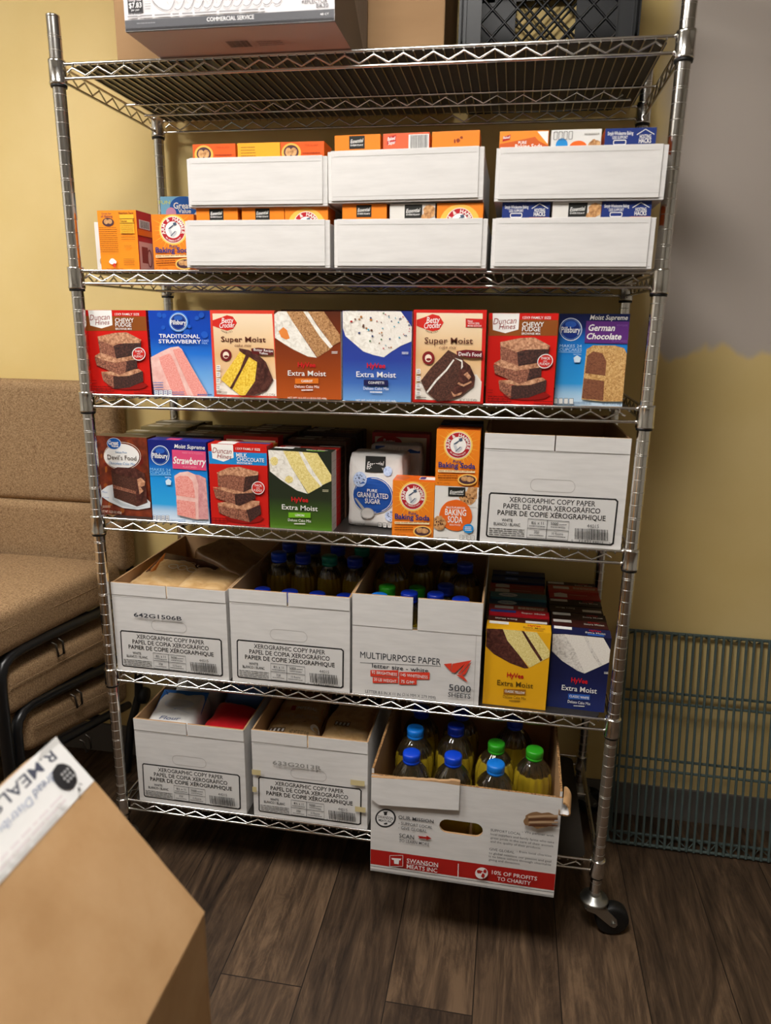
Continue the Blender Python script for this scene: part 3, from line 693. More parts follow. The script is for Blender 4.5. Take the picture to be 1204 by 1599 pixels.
def art_lemon(F):
    F.poly('frost_white', [(512, 265), (640, 268), (700, 400), (770, 510), (825, 600), (740, 575), (620, 500), (525, 430)])
    F.blob('cake_lemon', 560, 350, 30, 35, 3); F.blob('cake_lemon', 680, 490, 32, 28, 4)
    F.poly('cake_lemon', [(630, 268), (755, 270), (850, 420), (935, 535), (830, 598), (740, 460), (690, 380)]); F.poly('frost_white', [(752, 270), (785, 272), (850, 390), (945, 520), (930, 540), (830, 420)])
    F.poly('cake_lemon', [(782, 272), (900, 276), (1010, 445), (1010, 492), (942, 526), (850, 390)])
    F.lines('#d8d2b0', 942, 565, 990, 2, 11, 5, 3); hyvee(F, 765, 646, '#6fae22', 'LEMON', False, .88)
def art_classic_yellow(F):
    F.poly('frost_choc', [(64, 600), (200, 600), (260, 700), (340, 800), (425, 905), (390, 908), (270, 870), (130, 800), (62, 740)])
    F.poly('cake_lemon', [(200, 598), (360, 604), (450, 730), (540, 840), (430, 900), (340, 800), (240, 690)]); F.poly('frost_choc', [(355, 604), (378, 606), (470, 740), (540, 832), (520, 848), (440, 740)]); F.poly('cake_lemon', [(376, 606), (480, 612), (590, 760), (590, 812), (538, 838), (470, 740)])
    hyvee(F, 316, 966, '#9c6418', 'CLASSIC YELLOW', True, .93, '#b81c1c')
def art_classic_white(F):
    F.poly('frost_grey', [(612, 640), (720, 632), (800, 740), (850, 850), (895, 942), (830, 920), (700, 850), (608, 775)])
    F.poly('cake_cream', [(712, 634), (1050, 648), (1118, 740), (1112, 840), (1000, 890), (895, 940), (840, 830), (800, 750)]); F.poly('frost_grey', [(880, 641), (905, 642), (960, 740), (1045, 865), (1020, 875), (940, 760)])
    F.lines(WH, 1060, 920, 1098, 2, 10, 5, 3); hyvee(F, 852, 1000, '#2c5cb0', 'CLASSIC WHITE', False, .94)
def art_german(F):
    pill_logo(F, 680, 182, 86, 144)
    F.text(WH, 'Moist Supreme', 968, 92, 34, 276, .025, .2); F.poly('#5c2a78', [(798, 118), (1125, 122), (1108, 288), (785, 282)])
    F.text(WH, 'German', 914, 168, 46, 196, .04, .2); F.text(WH, 'Chocolate', 932, 232, 44, 258, .04, .2)
    F.text('#8a5aa8', 'WITH PUDDING', 1064, 150, 14, 80); F.text('#8a5aa8', 'FLAVORED', 1046, 268, 16, 110)
    F.text('#b8dcf4', 'MAKES 24', 680, 306, 22, 166); F.text('#b8dcf4', 'CUPCAKES', 680, 334, 22, 168); F.line('#b8dcf4', [(590, 352), (762, 354)], 3); F.text('#b8dcf4', 'WITH', 730, 370, 11, 58)
    F.poly('#cfe6f4', [(702, 395), (730, 376), (760, 395), (750, 430), (710, 430)])
    F.poly('frost_german', [(800, 330), (850, 300), (930, 300), (1010, 300), (1080, 320), (1105, 360), (1090, 480), (1070, 728), (930, 730), (765, 715), (780, 540)])
    F.poly('cake_german', [(806, 380), (850, 345), (920, 360), (950, 420), (942, 530), (790, 512)]); F.poly('cake_german', [(782, 552), (935, 570), (928, 722), (768, 705)])
    for k in range(4): F.rect(WH, 552 + 0 * k + 40 * k, 708, 586 + 40 * k - 2, 752); F.rrect('#46566c', 552 + 40 * k, 708, 584 + 40 * k, 752, 5, 3)
    F.lines('#4a6888', 706, 738, 840, 2, 11, 5, 3); F.text('#4a6888', 'NET WT 15.25 OZ (432g)', 990, 746, 18, 140)
def art_strawberry(F):
    pill_logo(F, 662, 376, 90, 150)
    F.text(WH, 'Moist Supreme', 952, 290, 36, 290, .025, .2); F.poly('#d84a76', [(780, 320), (1105, 330), (1112, 508), (788, 494)])
    F.text('#e888a4', 'MADE WITH PUDDING', 982, 348, 18, 200); F.text(WH, 'Strawberry', 952, 420, 62, 310, .04, .2); F.text('#f0a4b8', 'FLAVORED', 955, 478, 16, 130)
    F.text('#8cc8ee', 'MAKES 24', 668, 506, 26, 200); F.text('#8cc8ee', 'CUPCAKES', 668, 536, 26, 204); F.line('#8cc8ee', [(566, 554), (775, 552)], 4); F.text('#cfe6f4', 'WITH', 746, 576, 12, 60)
    F.poly('#cfe6f4', [(722, 608), (750, 586), (780, 608), (772, 645), (730, 645)])
    F.poly('frost_rose', [(1000, 545), (1050, 550), (1112, 580), (1135, 880), (1138, 975), (1010, 970), (1030, 700)])
    F.poly('frost_pink', [(808, 560), (860, 528), (940, 516), (1010, 545), (1040, 640), (1040, 800), (1045, 975), (1000, 970), (840, 930), (830, 760)])
    F.poly('cake_pink', [(820, 580), (870, 556), (940, 560), (985, 610), (1005, 700), (1010, 768), (826, 742)]); F.poly('cake_pink', [(830, 782), (1012, 806), (1018, 968), (842, 928)])
    for k in range(4): F.rect(WH, 606 + 42 * k, 930, 640 + 42 * k, 978); F.rrect('#2c5890', 606 + 42 * k, 930, 640 + 42 * k, 978, 5, 3); F.lines('#2c5890', 612 + 42 * k, 944, 634 + 42 * k, 2, 16, 6, k)
    F.lines('#4a7cb8', 785, 975, 930, 2, 14, 5, 3); F.text('#46648c', 'NET WT 15.25 OZ', 1060, 994, 20, 140)
def art_devils(F):
    R = random.Random(8)
    for i in range(46): F.k = 1; F.blob(R.choice(['#7e2a18', '#8a4418', '#5c1c10', '#96501c', '#6a1c14']), R.uniform(80, 590), R.uniform(185, 935), R.uniform(8, 26), R.uniform(14, 44), i, 10)
    F.k = 2
    F.ring('#d8c8b8', 335, 360, 184, 5, 128); F.ell('#eceae6', 330, 362, 176, 116); F.ell('#dfe6ee', 258, 245, 72, 54); F.ell('#1a5cb0', 258, 245, 68, 50)
    F.text(WH, 'Great', 252, 237, 36, 100, .05); F.text(WH, 'Value', 266, 266, 22, 72, .05)
    F.text('#5c8ab8', 'Deluxe Moist', 330, 324, 18, 112); F.text('#3a2018', "Devil's Food", 334, 374, 42, 284, .004); F.text('#5c8ab8', 'Chocolate Cake Mix', 334, 428, 26, 262, 0, .2)
    F.poly('#d9dcde', [(110, 690), (180, 640), (280, 615), (560, 760), (600, 800), (596, 852), (480, 870), (330, 850), (200, 790), (118, 735)]); F.poly('#b9c0c4', [(240, 700), (300, 790), (460, 845), (560, 835), (450, 860), (320, 830), (230, 770)])
    F.poly('cake_choc', [(225, 500), (470, 560), (468, 838), (248, 750)]); F.poly('frost_choc', [(468, 540), (560, 520), (572, 800), (468, 838)]); F.poly('brownie_top', [(480, 580), (520, 560), (560, 600), (550, 640), (510, 650), (540, 690), (500, 720), (490, 640)])
    F.poly('frost_choc', [(225, 490), (290, 462), (470, 470), (560, 525), (560, 560), (470, 565), (360, 545), (240, 515)]); F.poly('brownie_side', [(245, 628), (468, 690), (468, 720), (245, 660)])
    F.text('#4a7cb8', 'Makes', 160, 694, 14, 48); F.text('#4a7cb8', '12 servings', 168, 744, 12, 62)
    F.lines('#d8c0b0', 116, 826, 215, 2, 12, 4, 3); F.text('#e6d6c8', 'NET WT 15.25 OZ (432g)', 222, 884, 22, 206, .015)
def arm_logo(F, cx, cy, r):
    F.ell('#e8dcd2', cx, cy, r * 1.06); F.ell('#b01c26', cx, cy, r); F.ell('#f0ece6', cx, cy, r * .66)
    F.arc('#f4ece4', 'ARM & HAMMER', cx, cy, r * .83, r * .26, 205, -25, .04)
    F.arc('#f4ece4', 'THE STANDARD OF PURITY', cx, cy, r * .84, r * .12, 222, 318, 0, True)
    F.poly('#44546a', [(cx - .38 * r, cy - .12 * r), (cx + .08 * r, cy - .42 * r), (cx + .02 * r, cy - .52 * r), (cx + .3 * r, cy - .6 * r), (cx + .36 * r, cy - .38 * r), (cx + .16 * r, cy - .3 * r), (cx + .12 * r, cy - .36 * r), (cx - .3 * r, cy)])
    F.poly('#c9c9cc', [(cx - .4 * r, cy + .0 * r), (cx - .22 * r, cy - .12 * r), (cx - .1 * r, cy + .1 * r), (cx - .02 * r, cy + .34 * r), (cx + .2 * r, cy + .1 * r), (cx + .34 * r, cy + .12 * r), (cx + .28 * r, cy + .34 * r), (cx + .02 * r, cy + .56 * r), (cx - .2 * r, cy + .5 * r)])
    F.line('#44546a', [(cx - .2 * r, cy + .48 * r), (cx - .04 * r, cy + .34 * r), (cx + .2 * r, cy + .12 * r)], r * .06)
def sunburst(F, cx, cy, r, a, b):
    for k in range(26):
        t = 2 * PI * k / 26; F.k = 1
        F.poly(a, [(cx + r * .3 * math.cos(t - .09), cy + r * .3 * math.sin(t - .09)), (cx + r * (.9 + .25 * (k % 2)) * math.cos(t), cy + r * (.9 + .25 * (k % 2)) * math.sin(t)), (cx + r * .3 * math.cos(t + .09), cy + r * .3 * math.sin(t + .09))])
    F.k = 2; F.ell(b, cx, cy, r * .68)
def art_arm(F, cx=985, cy=190, x=980, y=355, k=1.0):
    sunburst(F, cx, cy, 180 * k, '#f0b040', '#f3c860'); F.k = 3
    arm_logo(F, cx, cy, 103 * k)
    F.text('#1c3470', 'Pure', x, y - 32 * k, 22 * k, 68 * k, .04); F.text('#1c2f78', 'Baking Soda', x - 2, y, 42 * k, 312 * k, .05)
    F.line('#f2dfb0', [(x - 160 * k, y + 46 * k), (x + 152 * k, y + 52 * k)], 20 * k); F.lines('#b0702c', x - 155 * k, y + 45 * k, x + 148 * k, 1, 6, 6 * k, 2)
    F.lines('#7c3c0c', x - 160 * k, y + 86 * k, x + 8 * k, 2, 20 * k, 8 * k, 4); F.ell('#f3c060', x + 90 * k, y + 118 * k, 82 * k, 48 * k); F.ell('#4a3038', x + 90 * k, y + 118 * k, 70 * k, 37 * k); F.blob('cookie', x + 68 * k, y + 108 * k, 30 * k, 22 * k, 3); F.blob('cookie', x + 112 * k, y + 114 * k, 32 * k, 22 * k, 5)
    F.text('#7c3c0c', 'NET WT 1 LB (454g)', x - 112 * k, y + 146 * k, 13 * k, 108 * k)
def art_arm_small(F): art_arm(F, 600, 650, 598, 812, .96)
def dots(F, m, cx, cy, rx, ry, n, seed, r=4):
    R = random.Random(seed); k0 = F.k
    for i in range(n):
        a = R.uniform(0, 6.3); q = math.sqrt(R.random()) * .85; F.k = k0; F.ell(m, cx + rx * q * math.cos(a), cy + ry * q * math.sin(a), r, r, 7)
def ess_logo(F, x0, y0, x1, y1):
    F.rect('#22221f', x0, y0, x1, y1); c = (x0 + x1) / 2; wd = x1 - x0; h = y1 - y0
    F.text(WH, 'Essential', c, y0 + h * .48, h * .3, wd * .76, .02, .25, .08); F.text(WH, 'EVERYDAY', c, y0 + h * .76, h * .13, wd * .8, .02)
def art_ess(F):
    F.blob('cookie', 1130, 575, 70, 70, 2); F.blob('cookie', 1068, 635, 68, 62, 3); F.poly('#d9d5ce', [(1040, 690), (1160, 700), (1160, 715), (1060, 712)]); dots(F, '#4a2a1c', 1068, 635, 60, 55, 10, 3, 6)
    F.poly(WH, [(1148, 545), (1165, 545), (1150, 720), (1142, 720)])
    ess_logo(F, 905, 545, 1048, 622)
    F.blob('#e2651c', 968, 785, 136, 134, 5, 40, .015); F.text(WH, 'MULTI-PURPOSE', 968, 718, 16, 156, .02); F.text(WH, 'BAKING', 968, 758, 52, 176, .03); F.text(WH, 'SODA', 964, 820, 54, 124, .03); F.text(WH, 'BAKING POWDER', 964, 866, 14, 92)
    F.blob('cookie', 832, 852, 54, 60, 6); dots(F, '#4a1c14', 832, 852, 48, 52, 12, 7, 6)
    F.ell('#2088cc', 1074, 894, 44, 40); F.lines(WH, 1046, 880, 1102, 3, 14, 6, 3)
    facts(F, '#6a6660', 1004, 950, 24, 38, 4, 8); F.lines('#8a8680', 796, 976, 910, 1, 10, 8, 3)
def art_paper(F, stamp=None):
    # flap crease, handhole outline, printed panel
    F.line('#9c9894', [(80, 196), (1118, 220)], 4)
    pts = []
    for cx, a0 in ((690, -90), (455, 90)):
        for k in range(9):
            a = math.radians(a0 + 22.5 * k); pts.append((cx + 44 * math.cos(a), (447 if cx > 600 else 438) + 44 * math.sin(a)))
    F.line('#aaa6a2', pts, 3.2, True)
    F.poly('#1c1b1b', [(122, 495), (1025, 528), (1042, 545), (1010, 855), (990, 868), (105, 826), (94, 812), (108, 510)]); F.poly('#d6d4d1', [(128, 507), (1018, 539), (1030, 550), (999, 846), (984, 856), (113, 816), (105, 806), (119, 515)])
    K = '#1f1e1e'; r = 0
    F.text(K, 'XEROGRAPHIC COPY PAPER', 570, 556, 36, 624, .022, 0, r); F.text(K, 'PAPEL DE COPIA XEROGRÁFICO', 566, 605, 36, 704, .022, 0, r); F.text(K, 'PAPIER DE COPIE XÉROGRAPHIQUE', 564, 655, 36, 786, .022, 0, r)
    F.text(K, 'WHITE', 247, 697, 22, 80, .015, 0, r); F.text(K, 'BLANCO / BLANC', 246, 727, 22, 196, .015, 0, r); F.lines(K, 117, 758, 375, 4, 15, 5, 3, .035)
    F.line(K, [(400, 683), (695, 698), (686, 836), (392, 822)], 4, True); F.line(K, [(540, 690), (530, 829)], 4); F.line(K, [(396, 752), (690, 767)], 4)
    F.text(K, '8½ x 11', 468, 712, 20, 90, .02, 0, r); F.lines(K, 408, 733, 524, 1, 10, 5, 3, .05); F.text(K, '5000', 590, 714, 20, 56, .02, 0, r); F.lines(K, 622, 720, 676, 1, 9, 5, 4); F.lines(K, 562, 738, 668, 1, 9, 5, 5, .05)
    F.text(K, '20#', 462, 778, 18, 40, .02, 0, r); F.lines(K, 410, 800, 512, 1, 9, 5, 6, .05); F.text(K, '10 Reams', 612, 786, 18, 82, .01, 0, r); F.lines(K, 546, 805, 668, 1, 9, 5, 7, .05)
    F.text(K, '44015', 862, 724, 24, 84, 0, 0, r); F.bars(K, 735, 742, 968, 822, 5, .03)
    F.text(K, '0', 716, 832, 14, 12, 0, 0, r); F.text(K, '11491', 806, 834, 16, 82, 0, 0, r); F.text(K, '44015', 896, 840, 16, 78, 0, 0, r); F.text(K, '2', 978, 846, 14, 12, 0, 0, r)
    if stamp: F.text(stamp[0], stamp[1], stamp[2], 350, 34, 440, .035)

# ------------------------------------------------------------------ single row of cake mixes (third shelf)
Q = dict(fudge=((35, 68), (555, 68), (108, 805), (608, 805)), pills=((580, 68), (1118, 72), (622, 808), (1145, 825)), byel=((22, 40), (585, 45), (60, 808), (585, 828)),
         carrot=((585, 72), (1135, 72), (585, 815), (1135, 838)), conf=((55, 65), (597, 70), (60, 775), (587, 780)), bdev=((605, 58), (1180, 62), (590, 780), (1150, 795)),
         german=((595, 65), (1125, 65), (555, 765), (1068, 775)), gv=((58, 172), (585, 190), (110, 905), (606, 950)), straw=((535, 235), (1105, 245), (597, 985), (1145, 1030)),
         milk=((45, 215), (515, 235), (72, 860), (520, 880)), lemon=((510, 265), (1010, 270), (530, 885), (1015, 910)), arm=((800, 58), (1172, 72), (795, 525), (1160, 540)),
         ess=((795, 535), (1160, 545), (782, 990), (1140, 1005)), arms=((428, 520), (785, 540), (418, 965), (775, 985)), paper=((65, 72), (1135, 108), (50, 865), (1057, 905)),
         yel=((62, 592), (600, 625), (48, 1205), (572, 1242)), navy=((608, 630), (1120, 650), (575, 1225), (1065, 1255)))
def side_text(c):
    def f(F):
        F.lines(c, .12, .08, .9, 9, .1, .018, 3)
    return f
def mix(kind, x0, x1, y, h, shelf, label, rotz=0, d=.042, z=None, name='cake_mix_box', cat='cake mix', group=None, rx=0):
    art, q, front, side, top = {
        'fudge': (art_fudge, 'fudge', '#cc150c', '#7a1c2c', '#cc150c'), 'pills': (art_pills, 'pills', 'g_pills', '#0b3fae', '#0b3fae'), 'byel': (art_betty_yellow, 'byel', '#d8402c', '#c83224', '#d8402c'),
        'carrot': (art_carrot, 'carrot', 'g_carrot', '#d8d4d0', '#4a1e0c'), 'conf': (art_confetti, 'conf', 'g_confetti', '#d8d4d0', '#23307e'), 'bdev': (art_betty_devil, 'bdev', '#cc2018', '#c01c16', '#c01c16'),
        'german': (art_german, 'german', 'g_german', '#101f5c', '#101f5c'), 'gv': (art_devils, 'gv', 'gv_brown', '#4a1d10', '#5a4a38'), 'straw': (art_strawberry, 'straw', 'g_strawb', '#141e70', '#1a2488'),
        'milk': (lambda F: art_fudge(F, True), 'milk', '#c41a12', '#c41a12', '#c41a12'), 'lemon': (art_lemon, 'lemon', 'g_lemon', '#d8d6d0', '#1d221a'),
        'yel': (art_classic_yellow, 'yel', 'g_yellow', '#e0a51a', '#e0a51a'), 'navy': (art_classic_white, 'navy', 'g_navy', '#151a40', '#181c44')}[kind]
    ta = None
    if kind in ('lemon', 'yel', 'navy'):
        def ta(F):
            F.rect(WH, .03, .6, .34, .95); F.text('#c81820', 'HyVee', .74, .74, .2, .2, .04); F.text('#8a6a20' if kind == 'yel' else '#d8d4ce', 'Extra Moist', .74, .44, .2, .34, .02); F.rect({'lemon': '#6fae22', 'yel': '#c89020', 'navy': '#2c5cb0'}[kind], .6, .1, .88, .28)
    if kind == 'straw':
        def ta(F): F.rect('#d84a76', .28, .2, .5, .75); F.ell('#0c2c7c', .18, .5, .06, .3); F.line('#6a8ac8', [(.62, .2), (.62, .7), (.95, .7)], .006)
    if kind in ('milk', 'fudge'):
        def ta(F): F.poly(WH, [(.14, .05), (.44, .05), (.44, .8), (.29, .95), (.14, .8)]); F.rect('#1d5ca0' if kind == 'milk' else '#8a4a18', .46, .55, .98, .85)
    z = base(shelf, (x0 + x1) / 2, y) if z is None else z
    return carton(name, x1 - x0, d, h, ((x0 + x1) / 2, y + d / 2, z), side, art, Q[q], front, top, None, (rx, -.0077 if shelf == 2 else 0, rotz), ta, side_text('#8a8680' if side.startswith('#d8') else '#c0a0a0'), label=label, cat=cat, group=group)
G3 = 'cake mix cartons in the single front row'
mix('fudge', .006, .141, .016, .178, 2, 'red fudge brownie mix carton at the left end of the single row, beside the post', .05, group=G3)
mix('pills', .146, .283, .022, .178, 2, 'bright blue strawberry cake mix carton with a pink slice, in the single row', .01, group=G3)
mix('byel', .291, .429, .005, .179, 2, 'red framed cream carton with yellow cake and chocolate icing slice', .02, group=G3)
mix('carrot', .432, .568, -.008, .173, 2, 'brown cake mix carton with an orange badge and iced carrot cake', .02, group=G3)
mix('conf', .575, .713, -.020, .174, 2, 'blue cake mix carton with sprinkled white confetti cake', -.01, group=G3)
mix('bdev', .7145, .8545, -.012, .177, 2, 'red framed cream carton with a dark chocolate cake slice', 0, group=G3)
mix('fudge', .859, .990, .006, .176, 2, 'red fudge brownie mix carton second from the right in the single row', -.03, group=G3)
mix('german', .994, 1.124, .030, .176, 2, 'blue and purple carton with chocolate layer cake at the right end of the single row', -.06, group=G3)
carton('cake_mix_box', .137, .042, .181, (.498, .066, base(2, .5, .05)), '#4a1a1c', top='#5a1c20', rot=(0, -.0077, 0), label='dark red carton just showing over the brown carrot cake carton', cat='cake mix', group='cartons standing behind the single front row')
carton('cake_mix_box', .137, .042, .181, (.66, .06, base(2, .66, .05)), '#3a1620', top='#44181c', rot=(0, -.0077, .04), label='maroon carton standing hidden behind the blue confetti cake carton', cat='cake mix', group='cartons standing behind the single front row')

# ------------------------------------------------------------------ fourth shelf: four columns of cartons, sugar, small orange cartons
G4 = 'front cartons of the four packed columns'
mix('gv', -.012, .116, .034, .183, 3, 'dark brown carton with a devil\'s food slice on a white plate', -.02, group=G4)
mix('straw', .131, .268, .006, .184, 3, 'blue and pink strawberry cake mix carton between the brown and the red cartons', -.03, group=G4)
mix('milk', .2715, .404, .004, .182, 3, 'red milk chocolate brownie carton with a blue band', -.01, group=G4)
mix('lemon', .4065, .545, .004, .174, 3, 'dark green lemon cake mix carton at the right end of the packed columns', 0, group=G4)
ORD = ['first', 'second', 'third', 'fourth', 'fifth', 'sixth', 'seventh', 'eighth', 'ninth', 'tenth']
def column(x0, x1, y, t, shelf, tops, seed, behind, group, hs=None):
    R = random.Random(seed)
    for i, (c, nm, k) in enumerate(tops):
        h = (hs[i] if hs else R.uniform(.168, .179)); sh = R.uniform(-.002, .002); wd = x1 - x0 - .004
        def ta(F, k=k, c=c):
            if k == 'h': F.rect('#d4d0ca', .03, .55, .36, .92); F.text('#b02020', 'HyVee', .76, .76, .2, .2, .04); F.text('#c8c0b4', 'Extra Moist', .76, .48, .22, .36, .02)
            elif k == 'H': F.rect('#d4d0ca', .62, .2, .97, .55); F.text('#c8c0b4', 'Extra Moist', .3, .6, .22, .36, .02, 0, PI)
            elif k == 'd': F.poly('#cfc8c0', [(.1, .15), (.36, .15), (.36, .75), (.23, .9), (.1, .75)]); F.line('#b89a88', [(.4, .6), (.75, .6)], .02)
            elif k == 'g': F.ell('#c4c8c8', .32, .5, .17, .36); F.text('#2a5aa0', 'Great Value', .32, .5, .18, .2, .03)
            elif k == 'p': F.rect('#3a5aa0', .25, .3, .5, .8); F.text('#b8c4d8', 'Moist Supreme', .38, .55, .18, .2, .02)
            elif k == 'b': F.rect('#24408c', .02, .45, .45, .85); F.text('#d8d0c8', 'Super Moist', .74, .55, .26, .4, .03)
            elif k == 't': F.rect('#c8c4bc', .1, .3, .42, .75); F.lines('#b8a890', .5, .45, .95, 2, .2, .04, 5)
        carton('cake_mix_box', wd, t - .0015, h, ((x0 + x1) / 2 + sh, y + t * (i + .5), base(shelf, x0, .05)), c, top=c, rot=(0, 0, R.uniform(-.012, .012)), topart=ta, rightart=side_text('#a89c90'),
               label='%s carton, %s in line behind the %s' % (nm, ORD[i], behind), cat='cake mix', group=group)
GC4 = 'cartons in the packed columns behind the fronts'
column(-.008, .118, .079, .0395, 3, [('#7a5a34', 'tan topped', 't'), ('#6a6a5c', 'grey topped', 'g'), ('#8a7a52', 'khaki topped', 't'), ('#5c6a6a', 'teal grey topped', 'g'), ('#86774e', 'yellowish topped', 't'), ('#7a6a44', 'olive topped', 't'), ('#6f6650', 'dull grey topped', 't'), ('#6c5c34', 'brown topped', 't')], 1, 'devil\'s food carton', GC4)
column(.133, .266, .055, .0395, 3, [('#7a2c48', 'rose topped', 'p'), ('#27305c', 'navy topped', 'b'), ('#3c4450', 'slate topped', 'g'), ('#6a2428', 'maroon topped', 't'), ('#5a4a34', 'tan topped', 't'), ('#6a5a3a', 'khaki topped', 't'), ('#54503c', 'grey topped', 't'), ('#4c3c26', 'brown topped', 't')], 2, 'blue and pink strawberry carton', GC4)
column(.272, .404, .0475, .0395, 3, [('#c07a20', 'yellow topped', 'b'), ('#a81c16', 'tall red and cream', 'x'), ('#4a3a2c', 'brown topped', 't'), ('#54402c', 'dark tan topped', 't'), ('#5a2620', 'maroon topped', 't'), ('#6a5a40', 'khaki topped', 't'), ('#54403a', 'dusky topped', 't'), ('#3c2a20', 'dark brown topped', 't')], 3, 'red milk chocolate brownie carton', GC4, [.176, .188, .179, .178, .18, .179, .178, .177])
column(.409, .549, .0475, .0395, 3, [('#b8201c', 'red topped', 'd'), ('#3a241c', 'dark brown topped', 'H'), ('#5a4030', 'cocoa topped', 't'), ('#402820', 'brown topped', 'h'), ('#4a3226', 'umber topped', 't'), ('#3c2620', 'dark cocoa topped', 'h'), ('#4c3a2a', 'dull brown topped', 't'), ('#34221c', 'blackish brown topped', 't')], 4, 'dark green lemon carton', GC4)
for o in bpy.data.objects:
    if o.get('label', '').startswith('tall red and cream'):
        m_ = MB()    # its front shows a cream panel inside a red frame
        F = Face(m_, (-.064, -.0191, 0), (1, 0, 0), (0, 0, 1), .128, .188); F.rect('#e3cfae', .05, .05, .95, .955); F.ell('#b8231c', .3, .88, .14, .07)
        m_.build('front_print', o)

def bag(name, wd, dp, ht, loc, rot, mat, seed, sq=5, amp=.006, art=None, q=None, face='top', pinch=0, **kw):
    """a filled bag: a rounded block with creases and sagging faces, print draped over it"""
    bm = bmesh.new(); bmesh.ops.create_cube(bm, size=2); bmesh.ops.subdivide_edges(bm, edges=bm.edges[:], cuts=11, use_grid_fill=True)
    off = Vector((seed * 7.1, seed * 3.3, seed))
    for v in bm.verts:
        x, y, z = v.co
        n_ = (abs(x) ** sq + abs(y) ** sq + abs(z) ** sq) ** (1 / sq)
        p = Vector((x / n_, y / n_, z / n_))
        f = 1 - pinch * max(0, p.z) ** 2
        p = Vector((p.x * wd / 2 * (1 - pinch * .15 * max(0, p.z)), p.y * dp / 2 * f, (p.z + 1) * ht / 2))
        k = noise.noise_vector(p * 16 + off) * amp + noise.noise_vector(p * 42 + off) * amp * .45
        p += k
        p.z = max(p.z, 0); v.co = p
    mb = MB(); vs = [v.co.copy() for v in bm.verts]; bm.verts.index_update()
    fs = [tuple(v.index for v in f.verts) for f in bm.faces]; bm.free()
    mb.add(vs, fs, mat, True)
    if art:
        tree = BVHTree.FromPolygons(vs, fs)
        def drop(p, n, off):
            h = tree.ray_cast(p + n * .2, -n); return (h[0] if h[0] else p) + n * (.0007 + off)
        F = Face(mb, (-wd / 2, -dp / 2, 0), (1, 0, 0), (0, 0, 1), wd, ht, q, drop) if face == 'front' else Face(mb, (-wd / 2, -dp / 2, ht), (1, 0, 0), (0, 1, 0), wd, dp, q, drop)
        art(F)
    o = mb.build(name, None, loc, rot); return tag(o, **kw)
def art_sugar(F):
    F.lines('#b9b5b0', 70, 320, 76, 1, 5, 2)
    ess_logo(F, 186, 285, 345, 418)
    F.ell('cookie_blue', 362, 405, 34, 42); F.ell(WH, 250, 615, 156, 162); F.ell('#1c4da0', 250, 615, 152, 158); F.ring(WH, 250, 615, 142, 4, 148); F.ell('#1c4da0', 240, 620, 136, 140)
    F.ell('cookie_blue', 150, 480, 52, 64); dots(F, '#2c3450', 150, 480, 46, 56, 12, 3, 5); F.ell('cookie_blue', 378, 792, 46, 48); dots(F, '#2c3450', 378, 792, 40, 42, 10, 5, 5)
    F.poly('#a9a6a2', [(110, 645), (122, 640), (190, 735), (172, 750)]); F.ell('#a9a6a2', 206, 772, 50, 50); F.ell('#c9c6c2', 206, 772, 43, 43)
    F.text(WH, 'PURE', 246, 570, 24, 76, .02); F.text(WH, 'GRANULATED', 248, 612, 44, 236, .02); F.text(WH, 'SUGAR', 246, 664, 42, 116, .03)
    facts(F, '#5a5a58', 282, 850, 26, 40, 4, 10); F.lines('#6a6865', 92, 866, 190, 1, 10, 8, 3)
Qs = ((50, 262), (495, 268), (58, 885), (450, 912))
bag('sugar_bag', .125, .085, .163, (.630, .107, base(3, .6, .05)), (0, 0, -.06), 'paper_white', 2, 24, .004, art_sugar, Qs, 'front', .3,
    label='white paper bag of granulated sugar with a round blue emblem, standing in front', cat='sugar bag', group='bags of white sugar')
def art_sugar2(F): F.rect('#1c4da0', .1, .9, .95, .985); F.text(WH, 'SUGAR', .5, .94, .05, .3, .02); ess_logo_uv(F)
def ess_logo_uv(F): F.rect('#22221f', .38, .72, .75, .86)
bag('sugar_bag', .122, .08, .168, (.655, .198, base(3, .6, .05)), (0, 0, .05), 'paper_white', 5, 24, .004, art_sugar2, None, 'front', .3,
    label='white paper sugar bag with a dark blue top, half hidden behind another bag', cat='sugar bag', group='bags of white sugar')
def art_betty_dim(F): F.rect('#dcc8ac', .05, .05, .95, .95); F.ell('#b8231c', .3, .88, .22, .08); F.text(WH, 'Betty', .3, .89, .06, .2, .02); F.ell('#7e1c1e', .78, .82, .1, .075); F.poly('cake_choc', [(.3, .3), (.7, .7), (.9, .5), (.6, .2)])
carton('cake_mix_box', .14, .042, .181, (.652, .285, base(3, .6, .05)), '#a81c16', art_betty_dim, top='#a81c16', label='red framed carton standing in shadow behind the sugar bags', cat='cake mix')

